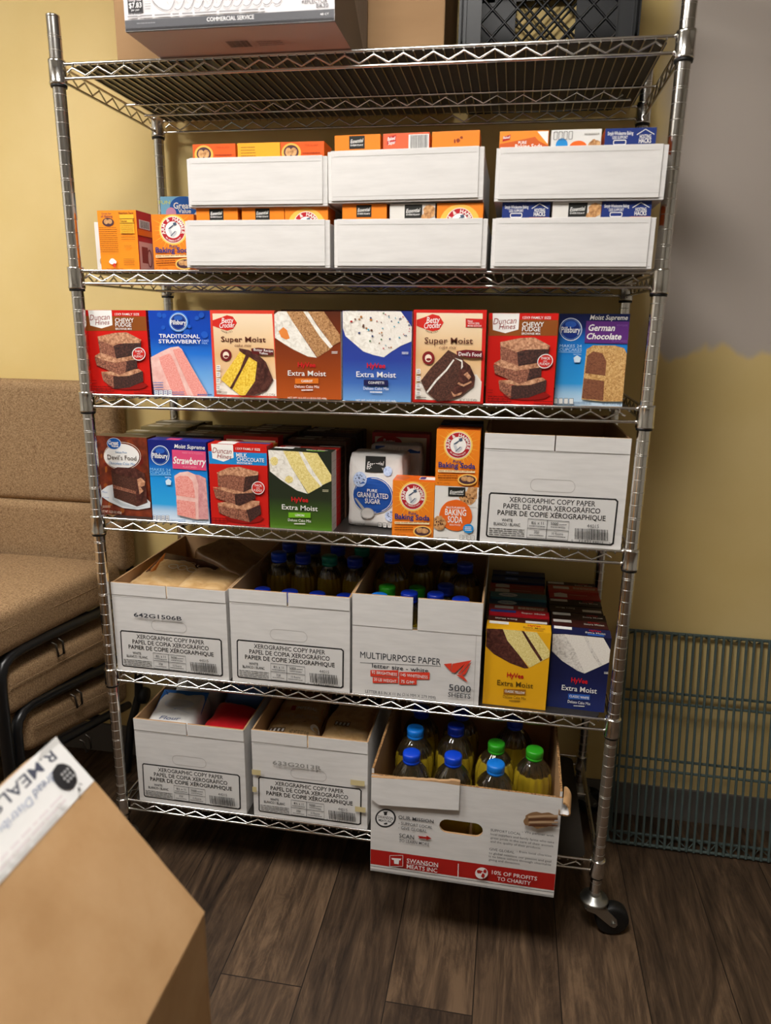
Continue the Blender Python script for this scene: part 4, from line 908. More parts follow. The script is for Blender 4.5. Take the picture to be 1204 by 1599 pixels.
def small_box(kind, x0, x1, y, h, z, label, d=.058, rot=(0, 0, 0), group=None):
    top = '#e0661c'; side = '#e2761c'; front = '#e8801c'; q = None; art = None; ta = None
    if kind == 'arm': art, q = art_arm, Q['arm']
    elif kind == 'arms':
        art, q = art_arm_small, Q['arms']
        def ta(F): F.ell('#c8602c', .2, .5, .16, .3); F.rect(WH, .6, .3, .98, .8); F.rect('#5a3c78', .62, .35, .75, .75)
    elif kind == 'ess': art, q, front, side, top = art_ess, Q['ess'], '#dedbd6', '#dedbd6', '#e0742c'
    elif kind == 'essback':
        front, side, top = '#dedbd6', '#dedbd6', '#dedbd6'
        def art(F): F.blob('#e2651c', .9, .42, .3, .2, 5, 30, .02); F.ell('cookie', .3, .24, .22, .14); dots(F, '#4a1c14', .3, .24, .2, .12, 9, 3, .03)
    elif kind == 'armback':
        front = '#ee8c1a'
        def art(F):
            F.text('#7c3c50', 'Great for', .24, .95, .03, .26, .02); F.text('#7c3c50', 'all Baking', .24, .905, .035, .3, .02); F.ell('#4a3038', .27, .81, .15, .07); F.blob('cookie', .22, .82, .06, .04, 2); F.blob('cookie', .32, .82, .06, .04, 3)
            F.text('#5a2c0c', 'Nutrition Facts', .75, .955, .035, .38, .03); F.rect('#f4b430', .58, .62, .94, .93); F.line('#5a2c0c', [(.58, .86), (.96, .86)], .012); F.line('#5a2c0c', [(.58, .79), (.96, .79)], .012); F.text('#5a2c0c', 'Calories', .68, .825, .03, .17, .03); F.text('#5a2c0c', '0', .93, .83, .04, .03, .03)
            F.lines('#8a4a1c', .6, .76, .92, 6, -.032, .008, 4); F.lines('#7a3c14', .03, .72, .5, 13, -.033, .01, 5); F.lines('#8a4a1c', .6, .56, .95, 2, -.03, .008, 7)
            F.blob(WH, .33, .16, .09, .05, 6, 12, .25); F.ell('#d8402c', .37, .1, .035, .035); F.lines('#7a3c14', .62, .2, .9, 4, -.03, .01, 8); F.lines('#7a3c14', .15, .04, .6, 1, .03, .01, 9); F.lines('#7a3c14', .66, .42, .86, 2, -.02, .008, 9)
    elif kind == 'up_arm':     # red-orange top band with the cookie bowl, seen above a tray edge
        front = '#e05a1e'
        def art(F): F.k = 1; F.ell('#f4b050', .26, .83, .22, .15); F.ell('#4a3038', .26, .84, .17, .11); F.blob('cookie', .2, .84, .07, .07, 3); F.blob('cookie', .32, .84, .07, .07, 5); F.lines('#a8421c', .52, .82, .93, 2, -.055, .02, 3); F.text('#b8501c', 'MAR 01 2026', .72, .945, .03, .3)
    elif kind == 'up_yel':
        front = '#eea52a'
        def art(F): F.lines('#8a5a1c', .08, .93, .42, 5, -.045, .014, 3)
    elif kind == 'up_ess':
        def art(F): F.rect('#22221f', .32, .79, .66, .985); F.text(WH, 'Essential', .49, .91, .055, .27, .02, .25, .06); F.text(WH, 'EVERYDAY', .49, .845, .025, .28, .02)
    elif kind == 'up_baked':
        front = '#e2603a'
        def art(F): F.poly('#b82420', [(.08, .83), (.27, .86), (.28, .98), (.1, .95)]); F.text(WH, 'Baked', .18, .925, .05, .16, .03, .2, .1); F.text(WH, 'Super', .19, .865, .05, .15, .03, .2, .1); F.rect(WH, .55, .74, .98, .97); F.bars('#3a3836', .58, .74, .95, .96, 4)
    elif kind == 'up_plain':
        def art(F): F.blob('#8a3414', .55, .86, .04, .03, 2, 10, .2); F.blob('#8a3414', .62, .9, .03, .02, 3, 10, .2); F.blob('#8a3414', .48, .85, .02, .03, 4, 10, .2)
    elif kind == 'up_pure':
        front = '#e88a26'
        def art(F): F.poly('#c8581c', [(.0, .72), (.0, .82), (.35, .86), (.72, .91), (.8, .85), (1, .78), (1, .72)]); F.poly(WH, [(.76, .985), (.985, .985), (.985, .8)]); F.poly('#b82420', [(.06, .85), (.21, .88), (.22, .95), (.07, .92)]); F.text(WH, 'Baked', .14, .91, .035, .13, .03, .2, .1); F.text(WH, 'PURE', .47, .83, .04, .17, .03); F.text(WH, 'Baking Soda', .6, .775, .06, .55, .03)
    elif kind == 'up_white':
        front = side = top = '#dcdad6'
        def art(F): F.ell('#2088cc', .22, .78, .12, .1); F.blob('#e2651c', .55, .74, .18, .1, 3, 24, .02); F.blob('cookie', .88, .75, .13, .1, 4); F.lines('#a8a49e', .66, .93, .95, 1, .03, .03, 4); facts_uv(F)
        def facts_uv(F):
            for k in range(4): F.rrect('#5a5856', .05 + .1 * k, .86, .12 + .1 * k, .97, .012, .01)
    elif kind == 'up_navy':
        front, side, top = '#1c3072', '#c85a20', '#1c3072'
        def art(F):
            F.text(WH, 'Simply Wholesome Baking', .3, .93, .05, .5, .02); F.text(WH, 'LESS SUPPORT', .3, .87, .04, .3, .02); F.rrect(WH, .18, .77, .42, .83, .02, .016); F.rect('#8a9ac8', .22, .7, .4, .745)
            F.line(WH, [(.62, .9), (.78, .975), (.96, .9)], .014); F.text(WH, 'HOSTING', .79, .875, .05, .22, .03); F.text(WH, 'HACKS', .79, .815, .06, .24, .04); F.rect('#e2861c', .58, .69, .99, .765); F.text('#3a1c14', 'Nutrition Facts', .79, .728, .04, .36, .03)
    elif kind == 'up_grey':
        front = side = top = '#d6d2cc'
        def art(F): F.rect('#22221f', .33, .77, .72, .985); F.text(WH, 'Essential', .52, .89, .06, .3, .02, .25, .06); F.text(WH, 'EVERYDAY', .52, .825, .025, .3, .02); F.blob('cookie', .88, .87, .14, .11, 5); F.blob('cookie', .8, .78, .1, .06, 6)
    elif kind == 'up_ham':
        def art(F): sunburst_uv(F); arm_logo_uv(F)
        def sunburst_uv(F): F.ell('#f3b850', .5, .68, .44, .3)
        def arm_logo_uv(F): F.q = ((0, 0), (100, 0), (0, 128), (100, 128)); F.sx = 100; F.sy = 128; F.k = 4; arm_logo(F, 50, 40, 29)
    elif kind == 'gvblue':
        front, side, top = '#7ab4d4', '#5c9cc4', '#7ab4d4'
        def art(F):
            F.text('#d8dc6a', 'FUN * BO', .22, .93, .04, .5, .02); F.ell('#e8e4de', .56, .74, .4, .2); F.ell('#1a5cb0', .44, .87, .26, .13); F.text(WH, 'Great', .42, .89, .07, .34, .05); F.text(WH, 'Value', .46, .825, .05, .25, .05); F.ell('#d898b8', .2, .8, .1, .07); F.text('#c83c3c', 'Confetti', .6, .7, .1, .5, .02)
    elif kind == 'dark':
        front = side = top = '#1a2038'
    return carton('baking_soda_box' if kind not in ('gvblue', 'up_navy', 'dark') else 'baking_box', x1 - x0, d, h, ((x0 + x1) / 2, y + d / 2, z), side, art, q, front, top, '#b02c2c' if kind == 'armback' else None, rot, ta,
                  (lambda F: (F.rect(WH, .15, .72, .85, .86), F.bars('#5a5050', .2, .73, .8, .85, 3), F.rect('#d8a8a0', .05, .03, .95, .5), F.rect('#8a3c34', .2, .15, .6, .42), F.ring('#8a3c34', .7, .24, .14, .05), F.rect('#e0701c', 0, .6, 1, .7))) if kind == 'armback' else None, label=label, cat='baking soda' if kind not in ('gvblue', 'up_navy', 'dark') else 'food carton', group=group)
GB = 'small baking soda cartons'
b3 = base(3, .7, .05)
small_box('arms', .675, .763, .009, .121, b3, 'orange baking soda carton standing alone in front of the sugar bag', group=GB)
small_box('ess', .764, .854, .009, .1145, b3, 'white and orange baking soda carton under a stacked orange one', group=GB)
small_box('arm', .7635, .852, .009, .117, b3 + .1147, 'orange baking soda carton stacked on top of the white one', group=GB)
small_box('ess', .764, .854, .072, .1145, b3, 'white baking soda carton hidden behind the stacked pair beside the copy paper box', group=GB)
small_box('dark', .766, .853, .072, .121, b3 + .1147, 'dark navy carton just above and behind the stacked orange baking soda', group=GB)

# ------------------------------------------------------------------ second shelf: white trays of small cartons
def tray(x0, x1, y, z, h, label, d=.30, roll=0):
    mb = MB(); wd = x1 - x0; t = .004; hw = wd / 2
    mb.box((-hw, 0, 0), (hw, d, t), 'white_board')
    mb.box((-hw, 0, t), (hw, t, h), 'white_board'); mb.box((-hw, d - t, t), (hw, d, h), 'white_board')
    mb.box((-hw, t, t), (-hw + t, d - t, h - .006), 'white_board'); mb.box((hw - t, t, t), (hw, d - t, h - .006), 'white_board')
    # the front is folded over: a second thickness with a small step at each end
    mb.box((-hw + .006, -.0028, .0035), (hw - .009, 0, h + .0008), 'white_board')
    F = Face(mb, (-hw, -.0028, 0), (1, 0, 0), (0, 0, 1), wd, h); F.line('#bdbab6', [(.03, .12), (.97, .125)], .004); F.line('#c6c3bf', [(.04, .9), (.95, .9)], .003)
    o = mb.build('white_tray', None, ((x0 + x1) / 2, y, z), (0, roll, 0), .0008)
    return tag(o, label, 'tray', 'white cardboard trays in two layers')
zl = Z[1] - .0010
zt = Z[1] + .0033                          # the trays overhang the front rail by 5 cm
LO = [(.270, .557, ['up_ess', 'up_ess', 'up_ham'], (.291, .383, .468), .1045), (.565, .849, ['up_ess', 'up_grey', 'up_ham'], (.579, .6685, .7555), .1085), (.857, 1.138, ['up_navy', 'up_grey', 'up_navy'], (.873, .961, 1.0455), .1085)]
UPP = [(.280, .553, ['up_arm', 'up_yel', 'up_arm'], (.290, .3785, .4605), 0), (.5545, .838, ['up_ess', 'up_baked', 'up_plain'], (.566, .6555, .744), -.012), (.858, 1.1465, ['up_pure', 'up_white', 'up_navy'], (.862, .9505, 1.0405), 0)]
lw = ['left', 'middle', 'right']
nm = {'up_ess': 'orange carton with a black brand patch', 'up_ham': 'orange carton with a round red emblem', 'up_grey': 'pale carton with a black patch and cookies', 'up_navy': 'navy carton with white house lettering',
      'up_arm': 'red orange carton with a bowl of cookies', 'up_yel': 'plain yellow orange carton', 'up_baked': 'red orange carton with a barcode', 'up_plain': 'orange carton with small brown specks',
      'up_pure': 'orange carton with a curled white corner', 'up_white': 'white carton with coloured circles'}
pos = ['at the left', 'in the middle', 'at the right']
for i, (x0, x1, kinds, xs, hh) in enumerate(LO):
    tray(x0, x1, -.05, zt, .085, 'white cardboard tray, %s of the lower layer' % lw[i])
    for j, (k, x) in enumerate(zip(kinds, xs)):
        small_box(k, x, x + .0835, -.0425, hh, zt + .0043, '%s, %s of the lower %s tray' % (nm[k], pos[j], lw[i]), group='cartons packed in the white trays')
for i, (x0, x1, kinds, xs, roll) in enumerate(UPP):
    zu = zt + .0046 + LO[i][4] + (.0018 if roll else 0)
    tray(x0, x1, -.05, zu, .087 if i else .085, 'white cardboard tray, %s of the upper layer' % lw[i], .30, roll)
    for j, (k, x) in enumerate(zip(kinds, xs)):
        small_box(k, x, x + .0845, -.0425, .111 if i else .107, zu + .0044 + (x + .042 - (x0 + x1) / 2) * -roll, '%s, %s of the upper %s tray' % (nm[k], pos[j], lw[i]), rot=(0, roll, 0), group='cartons packed in the white trays')
small_box('armback', .057, .1435, .004, .1175, zl, 'orange carton turned to show its nutrition panel, left end of the tray shelf', .06, (0, 0, -.03), GB)
small_box('essback', .004, .092, .078, .105, zl, 'white carton with a cookie peeking out behind the turned orange one', .058, (0, 0, .03), GB)
small_box('arm', .174, .264, .004, .109, zl, 'orange baking soda carton cut off by the lower left tray', .058, (0, 0, .02), GB)
small_box('gvblue', .078, .205, .245, .181, zl, 'light blue cake mix carton at the back, partly behind the left trays', .045, (0, 0, .02))

# ------------------------------------------------------------------ open copy paper boxes
def paper_box(x0, x1, y, shelf, h, label, d=.398, art=art_paper, q='paper', slit=.003, slit_at=.49, slit_h=.128, rot=0, stamp=None, tape=False, xt=0):
    """xt: how much wider the mouth is than the base"""
    wd = x1 - x0; hw = wd / 2; t = .004; z = base(shelf, x0, y)
    root = empty('copy_paper_box', (x0 + hw, y, z), (0, 0, rot)); tag(root, label, 'cardboard box', 'open copy paper boxes')
    def wall(mb, a, b, inner_face, outer='white_board'):
        mb.box(a, b, outer, None, {inner_face: 'kraft_box', 1: 'kraft_box'})
    mb = MB()
    mb.box((-hw, 0, 0), (hw, d, t), 'white_board', None, {1: 'kraft_box'})
    zs = h * (1 - slit_h * 1.06)
    wall(mb, (-hw, 0, t), (hw, t, zs), 4)
    wall(mb, (-hw, d - t, t), (hw, d, h - .004), 2)
    wall(mb, (-hw, t, t), (-hw + t, d - t, h - .002), 3); wall(mb, (hw - t, t, t), (hw, d - t, h - .002), 5)
    F = Face(mb, (-hw, 0, 0), (1, 0, 0), (0, 0, 1), wd, h, Q[q] if q else None)
    if art is art_paper: art_paper(F, stamp)
    else: art(F)
    if tape:
        F.q = None
        for a, b, c, e in ((.0, .5, .08, .56), (.86, .52, .98, .58), (-.0, .3, .04, .36), (.9, .22, .99, .28)): F.rect('#c9b98a', a, b, c, e)
    mb.build('body', root, None, None, .0008)
    xs = -hw + wd * slit_at
    for nm_, a, b in (('front_flap', -hw, xs - slit / 2), ('front_flap', xs + slit / 2, hw)):
        m2 = MB(); m2.box((a, -.0012, zs), (b, t, h), 'white_board', None, {4: 'kraft_box', 1: 'kraft_box'})
        m2.build(nm_, root, None, None, .0008)
    return root
paper_box(.861, 1.144, .005, 3, .2285, 'closed-front copy paper box standing right of the small orange cartons', slit=.0022, slit_h=.13)
paper_box(.0145, .296, .005, 4, .225, 'copy paper box of brown sugar bags with a stamped code, left end of its shelf', stamp=('#34363c', '642G1506B', 490))
paper_box(.3045, .585, .005, 4, .232, 'copy paper box of slim oil bottles between two other open boxes')
def art_multi(F):
    F.q = ((50, 262), (588, 262), (50, 640), (575, 688)); F.q = ((50, 235), (588, 262), (50, 640), (575, 688)); F.sx = 531; F.sy = 415
    K = '#3a3d42'; Rd = '#d8402c'
    F.line('#a8a4a0', [(62, 352), (560, 383)], 2); F.line('#b4b0ac', [(562, 383), (556, 680)], 2)
    F.text(K, 'MULTIPURPOSE PAPER', 252, 491, 26, 336); F.line(K, [(84, 511), (420, 521)], 1.6)
    F.text(K, 'letter size - white', 252, 531, 17, 236, .012)
    F.rect(Rd, 128, 541, 245, 567); F.rect(Rd, 249, 547, 375, 577); F.rect(Rd, 138, 570, 245, 594); F.rect(Rd, 249, 575, 322, 599)
    F.text(WH, '92 BRIGHTNESS', 187, 553, 12, 106, .01); F.text(WH, '145 WHITENESS', 312, 562, 12, 112, .01); F.text(WH, '20 LB WEIGHT', 191, 582, 12, 96, .01); F.text(WH, '75 G/M²', 285, 587, 12, 56, .01)
    F.poly(Rd, [(432, 510), (466, 506), (462, 540)]); F.poly(Rd, [(468, 508), (545, 492), (500, 552), (490, 550), (520, 505), (480, 545), (463, 543)]); F.poly(Rd, [(500, 556), (545, 500), (520, 552)]); F.poly(Rd, [(482, 552), (512, 556), (532, 585), (494, 560)])
    F.text(K, '5000', 500, 610, 26, 90, .01); F.text(K, 'SHEETS', 498, 640, 18, 92, .01)
    F.text(K, 'LETTER 8.5 IN X 11 IN', 182, 633, 12, 150, .015); F.text(K, '(216 MM X 279 MM)', 332, 644, 12, 140)
paper_box(.5905, .876, .005, 4, .2435, 'multipurpose paper box with a red origami bird, filled with oil bottles', art=art_multi, q=None, slit=.011, slit_at=.49, slit_h=.29)
paper_box(.0435, .3265, .005, 5, .2315, 'copy paper box of flour bags at the left end of the lowest shelf')
paper_box(.3455, .6285, .005, 5, .2365, 'copy paper box of brown sugar with a faint grey stamp and yellowed tape', tape=True, stamp=('#8a8884', '633G2013R', 480))

# ------------------------------------------------------------------ bagged sugar and flour in the boxes
def tan_print(words, m='#4a1c14'):
    def f(F):
        for t, x, y, h, wd, c in words: F.text(c, t, x, y, h, wd, .03, .1)
    return f
GS = 'bags lying in the open boxes'
zb = base(4, .1, .05) + .0045
bag('brown_sugar_bag', .135, .36, .12, (.085, .20, zb), (0, 0, 0), 'sugar_tan', 1, 6, .004, label='tan sugar bag lying under the others, left side of the stamped box', cat='sugar bag', group=GS)
bag('brown_sugar_bag', .13, .36, .12, (.222, .20, zb), (0, 0, 0), 'sugar_tan', 2, 6, .004, label='tan sugar bag lying under the others, right side of the stamped box', cat='sugar bag', group=GS)
bag('brown_sugar_bag', .13, .2, .098, (.218, .112, zb + .117), (0, 0, .03), 'sugar_tan', 3, 5, .006, label='clear tan sugar bag on top at the right front of the stamped box', cat='sugar bag', group=GS)
def art_dark(F):
    F.poly('bag_dark', [(.1, .45), (.5, .4), (.9, .45), (.95, .95), (.5, .99), (.05, .95)]); F.poly('#a85c1c', [(.02, .45), (.2, .45), (.3, .95), (.06, .95)])
    for a in (.38, .52, .66): F.ring(WH, a, .66, .06, .014, .05); F.ring('#c8b8a8', a + .05, .8, .05, .012, .04)
bag('brown_sugar_bag', .19, .19, .075, (.118, .125, zb + .136), (.16, .06, -.15), 'sugar_tan', 4, 4, .006, art_dark, label='tan sugar bag with a dark brown printed back, slumped at the left front', cat='sugar bag', group=GS)
bag('brown_sugar_bag', .17, .12, .05, (.222, .232, zb + .186), (.06, .22, -.43), 'sugar_brown', 6, 9, .003, label='brick of brown sugar in clear film propped aslant in the stamped box', cat='sugar bag', group=GS)
zb = base(5, .1, .05) + .0045
def art_flour1(F):
    F.poly('#2c6ab8', [(.02, .42), (.2, .38), (.5, .5), (.8, .4), (.98, .42), (.97, .97), (.03, .97)]); F.ell('#c8ccd4', .5, .62, .3, .12); F.text('#2a5a9c', 'BAKING', .5, .62, .07, .4, .02, .2); F.text('#5a6a8a', 'Flour', .5, .24, .08, .4, .01, .3); F.line('#2c6ab8', [(.05, .1), (.95, .1)], .06)
def art_flour2(F): F.text('#232226', 'PURPOSE', .52, .6, .1, .6, .03, 0, PI); F.blob('#d8402c', .5, .36, .22, .12, 3); F.text(WH, 'Robin', .5, .38, .06, .2, .02, 0, PI)
def art_flour3(F): F.ell('#b8bed0', .5, .55, .3, .22); F.text('#2c2c3a', 'All Purpose', .5, .5, .07, .46, .02, .1, PI); F.text('#2c2c3a', 'Flour', .48, .62, .07, .22, .02, .1, PI); F.ring('#3a4a8c', .58, .4, .08, .03)
bag('flour_bag', .13, .15, .204, (.114, .118, zb + .012), (.14, 0, .05), 'paper_white', 11, 9, .005, art_flour1, label='white and blue flour bag at the left front of the lowest left box', cat='flour bag', group=GS)
bag('flour_bag', .125, .15, .196, (.252, .116, zb + .010), (.10, .03, -.05), 'paper_red', 12, 5, .006, label='red flour bag at the right front of the lowest left box', cat='flour bag', group=GS)
bag('flour_bag', .13, .17, .228, (.118, .285, zb), (.02, 0, -.08), 'paper_white', 13, 7, .006, art_flour2, label='white flour bag with a small red emblem, left rear of the lowest left box', cat='flour bag', group=GS)
bag('flour_bag', .135, .18, .226, (.252, .295, zb), (.02, 0, .06), 'paper_blue', 14, 6, .007, art_flour3, label='crumpled blue flour bag at the right rear of the lowest left box', cat='flour bag', group=GS)
def art_lb(F):
    F.poly('#5a1f18', [(.03, .42), (.3, .36), (.7, .42), (.97, .4), (.97, .72), (.03, .72)]); F.text('#cbb8a0', 'LIGHT BROWN', .5, .5, .075, .84, .02, .1); F.poly('#b03028', [(.3, .6), (.9, .62), (.9, .7), (.3, .68)]); F.text(WH, 'IMPERIAL', .6, .65, .045, .4, .02)
    F.poly('#8a5a2c', [(.03, .74), (.97, .74), (.96, .96), (.04, .96)]); F.blob('cookie', .25, .86, .1, .08, 2); F.blob('cookie', .5, .87, .11, .07, 3)
    facts_small(F, .1, .2); F.text('#3a2414', 'NET WT 32 OZ (2 LB)', .66, .22, .045, .36, .02); F.ell(WH, .9, .33, .08, .05)
def facts_small(F, x, y):
    for k in range(4): F.rrect('#2c241c', x + .075 * k, y, x + .055 + .075 * k, y + .08, .015, .012); F.rect(WH, x + .01 + .075 * k, y + .015, x + .045 + .075 * k, y + .06)
def art_lb2(F): F.poly('#3a1a14', [(.04, .72), (.5, .66), (.96, .74), (.96, .96), (.04, .96)]); F.blob('#8a1c18', .6, .84, .16, .06, 3); facts_small(F, .25, .36)
bag('brown_sugar_bag', .138, .26, .192, (.418, .152, zb), (.02, 0, .02), 'sugar_tan', 21, 6, .005, art_lb, label='light brown sugar bag with a dark red band, left side of the taped box', cat='sugar bag', group=GS)
bag('brown_sugar_bag', .132, .26, .2, (.556, .152, zb), (.02, 0, -.03), 'sugar_tan', 22, 5, .006, art_lb2, label='clear tan sugar bag with small print squares, right side of the taped box', cat='sugar bag', group=GS)

# ------------------------------------------------------------------ cooking oil bottles
def make_bottle(R, H, short):
    """faceted bottle with fluted shoulder, ribbed body, neck ring and screw cap"""
    hn = H - .024
    prof = [(R * .9, 0), (R * .98, .004), (R, .012), (R, H * .22), (R * .94, H * .25), (R, H * .28), (R, H * .4), (R * .95, H * .425), (R, H * .45), (R, H * .57), (R * 1.01, H * .62), (R * 1.0, H * .67), (R * .965, H * .72), (R * .88, H * .77), (R * .74, H * .815), (R * .57, H * .85), (R * .42, H * .872), (.0155, H * .887), (.0145, hn - .001), (.0145, hn)]
    def flute(q, z, r):
        a = max(0, 1 - abs(z - H * .7) / (H * .2)); return (abs(math.cos(q * 7)) - .6) * .0052 * a
    mb = MB(); mb.lathe(prof, 'oil_short' if short else 'oil_tall', 64, None, flute)
    body = mb
    cp = MB(); cp.lathe([(.0165, hn - .008), (.0188, hn - .0075), (.0192, hn - .004), (.0188, hn - .002), (.0184, hn - .0015), (.0192, hn), (.0194, hn + .011), (.0189, hn + .0142), (.0168, hn + .0155), (.001, hn + .0155)], 'cap_blue', 40, None, lambda q, z, r: (math.cos(q * 40) * .00025 if z > hn and z < hn + .012 else 0))
    return body, cp
PROTO = {}
def bottle(x, y, shelf, R, H, cap, label, group):
    key = (R, H, cap)
    z = base(shelf, x, .05) + .0048
    if key not in PROTO:
        root = empty('oil_bottle', (x, y, z), (0, 0, (x * 37) % 1))
        b, c = make_bottle(R, H, H < .24)
        c.m = [cap] * len(c.m)
        b.build('bottle_body', root); c.build('cap', root); PROTO[key] = root
    else:
        root = copy_tree(PROTO[key]); root.location = (x, y, z); root.rotation_euler.z = (x * 37) % 1
    tag(root, label, 'oil bottle', group)
    root['group'] = group
GO = 'oil bottles in the box of slim bottles'
for i, (x, c) in enumerate(((.352, 'cap_navy'), (.4195, 'cap_navy'), (.4865, 'cap_navy'), (.5525, 'cap_navy'))):
    bottle(x, .095, 4, .029, .205, c, '%s of the short blue capped bottles along the front of the middle box' % ['leftmost', 'second from left', 'third from left', 'rightmost'][i], GO)
for i, (x, c) in enumerate(((.358, 'cap_blue'), (.421, 'cap_navy'), (.489, 'cap_teal'), (.5535, 'cap_navy'))):
    bottle(x, .205, 4, .031, .262, c, ['tall oil bottle with a blue cap, leftmost of the second row in the middle box', 'tall blue capped oil bottle, left of the teal capped one in the middle box',
           'tall oil bottle with a teal cap in the second row of the middle box', 'tall blue capped oil bottle, right of the teal capped one in the middle box'][i], GO)
for i, (x, c) in enumerate(((.36, 'cap_navy'), (.424, 'cap_navy'), (.49, 'cap_navy'), (.5535, 'cap_teal'))):
    bottle(x, .29, 4, .031, .262, c, '%s of the tall bottles along the back of the middle box' % ['leftmost', 'second from left', 'third from left', 'teal capped, rightmost'][i], GO)
GM = 'oil bottles in the multipurpose paper box'
for x, y, R, H, c, l in ((.642, .052, .027, .23, 'cap_sky', 'sky blue capped oil bottle at the left front corner of the bird box'), (.650, .112, .027, .23, 'cap_green', 'green capped oil bottle at the left, just behind the front row of the bird box'),
                         (.706, .083, .027, .23, 'cap_navy', 'blue capped oil bottle left of the slit in the bird box front'), (.7165, .144, .027, .22, 'cap_green', 'green capped oil bottle mostly hidden behind a blue cap in the bird box'),
                         (.766, .088, .027, .23, 'cap_navy', 'blue capped oil bottle right of the slit in the bird box front'), (.7835, .148, .027, .23, 'cap_navy', 'blue capped oil bottle raised behind two front caps at the right of the bird box'),
                         (.824, .068, .027, .23, 'cap_navy', 'blue capped oil bottle nearest the right front corner of the bird box'),
                         (.822, .232, .044, .258, 'cap_navy', 'large oil bottle with a fluted shoulder at the right rear of the bird box'), (.778, .33, .034, .25, 'cap_blue', 'tall blue capped oil bottle at the back of the bird box, right of centre'),
                         (.706, .30, .034, .25, 'cap_navy', 'tall blue capped oil bottle at the back of the bird box, left of centre'), (.641, .235, .044, .27, 'cap_navy', 'large fluted oil bottle at the left rear of the bird box')):
    bottle(x, y, 4, R, H, c, l, GM)

# mixes in two rows at the right of the fifth shelf
G5 = 'front cartons at the right of the bottle shelf'
mix('yel', .885, 1.0225, .017, .183, 4, 'yellow cake mix carton with chocolate iced slice, in front of a packed row', -.02, group=G5)
mix('navy', 1.0265, 1.1495, .033, .176, 4, 'navy white cake mix carton in front of a packed row, beside the right post', -.04, group=G5)
GC5 = 'cartons packed behind the yellow and navy fronts'
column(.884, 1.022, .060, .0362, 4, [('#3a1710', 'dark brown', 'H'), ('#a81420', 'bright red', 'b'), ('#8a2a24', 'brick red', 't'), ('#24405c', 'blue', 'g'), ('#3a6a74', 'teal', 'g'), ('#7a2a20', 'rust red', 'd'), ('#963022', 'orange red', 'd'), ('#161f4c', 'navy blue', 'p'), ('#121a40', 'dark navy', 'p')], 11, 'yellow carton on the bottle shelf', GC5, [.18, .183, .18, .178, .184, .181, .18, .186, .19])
column(1.0255, 1.1505, .077, .0405, 4, [('#3a1614', 'maroon', 'h'), ('#231410', 'blackish brown', 'h'), ('#2a1a12', 'dark cocoa', 'H'), ('#1e1612', 'near black', 'h'), ('#9a1f16', 'red', 'd'), ('#a8402a', 'red and cream', 't'), ('#241612', 'black brown', 'h')], 12, 'navy carton on the bottle shelf', GC5, [.176, .176, .177, .178, .18, .184, .178])

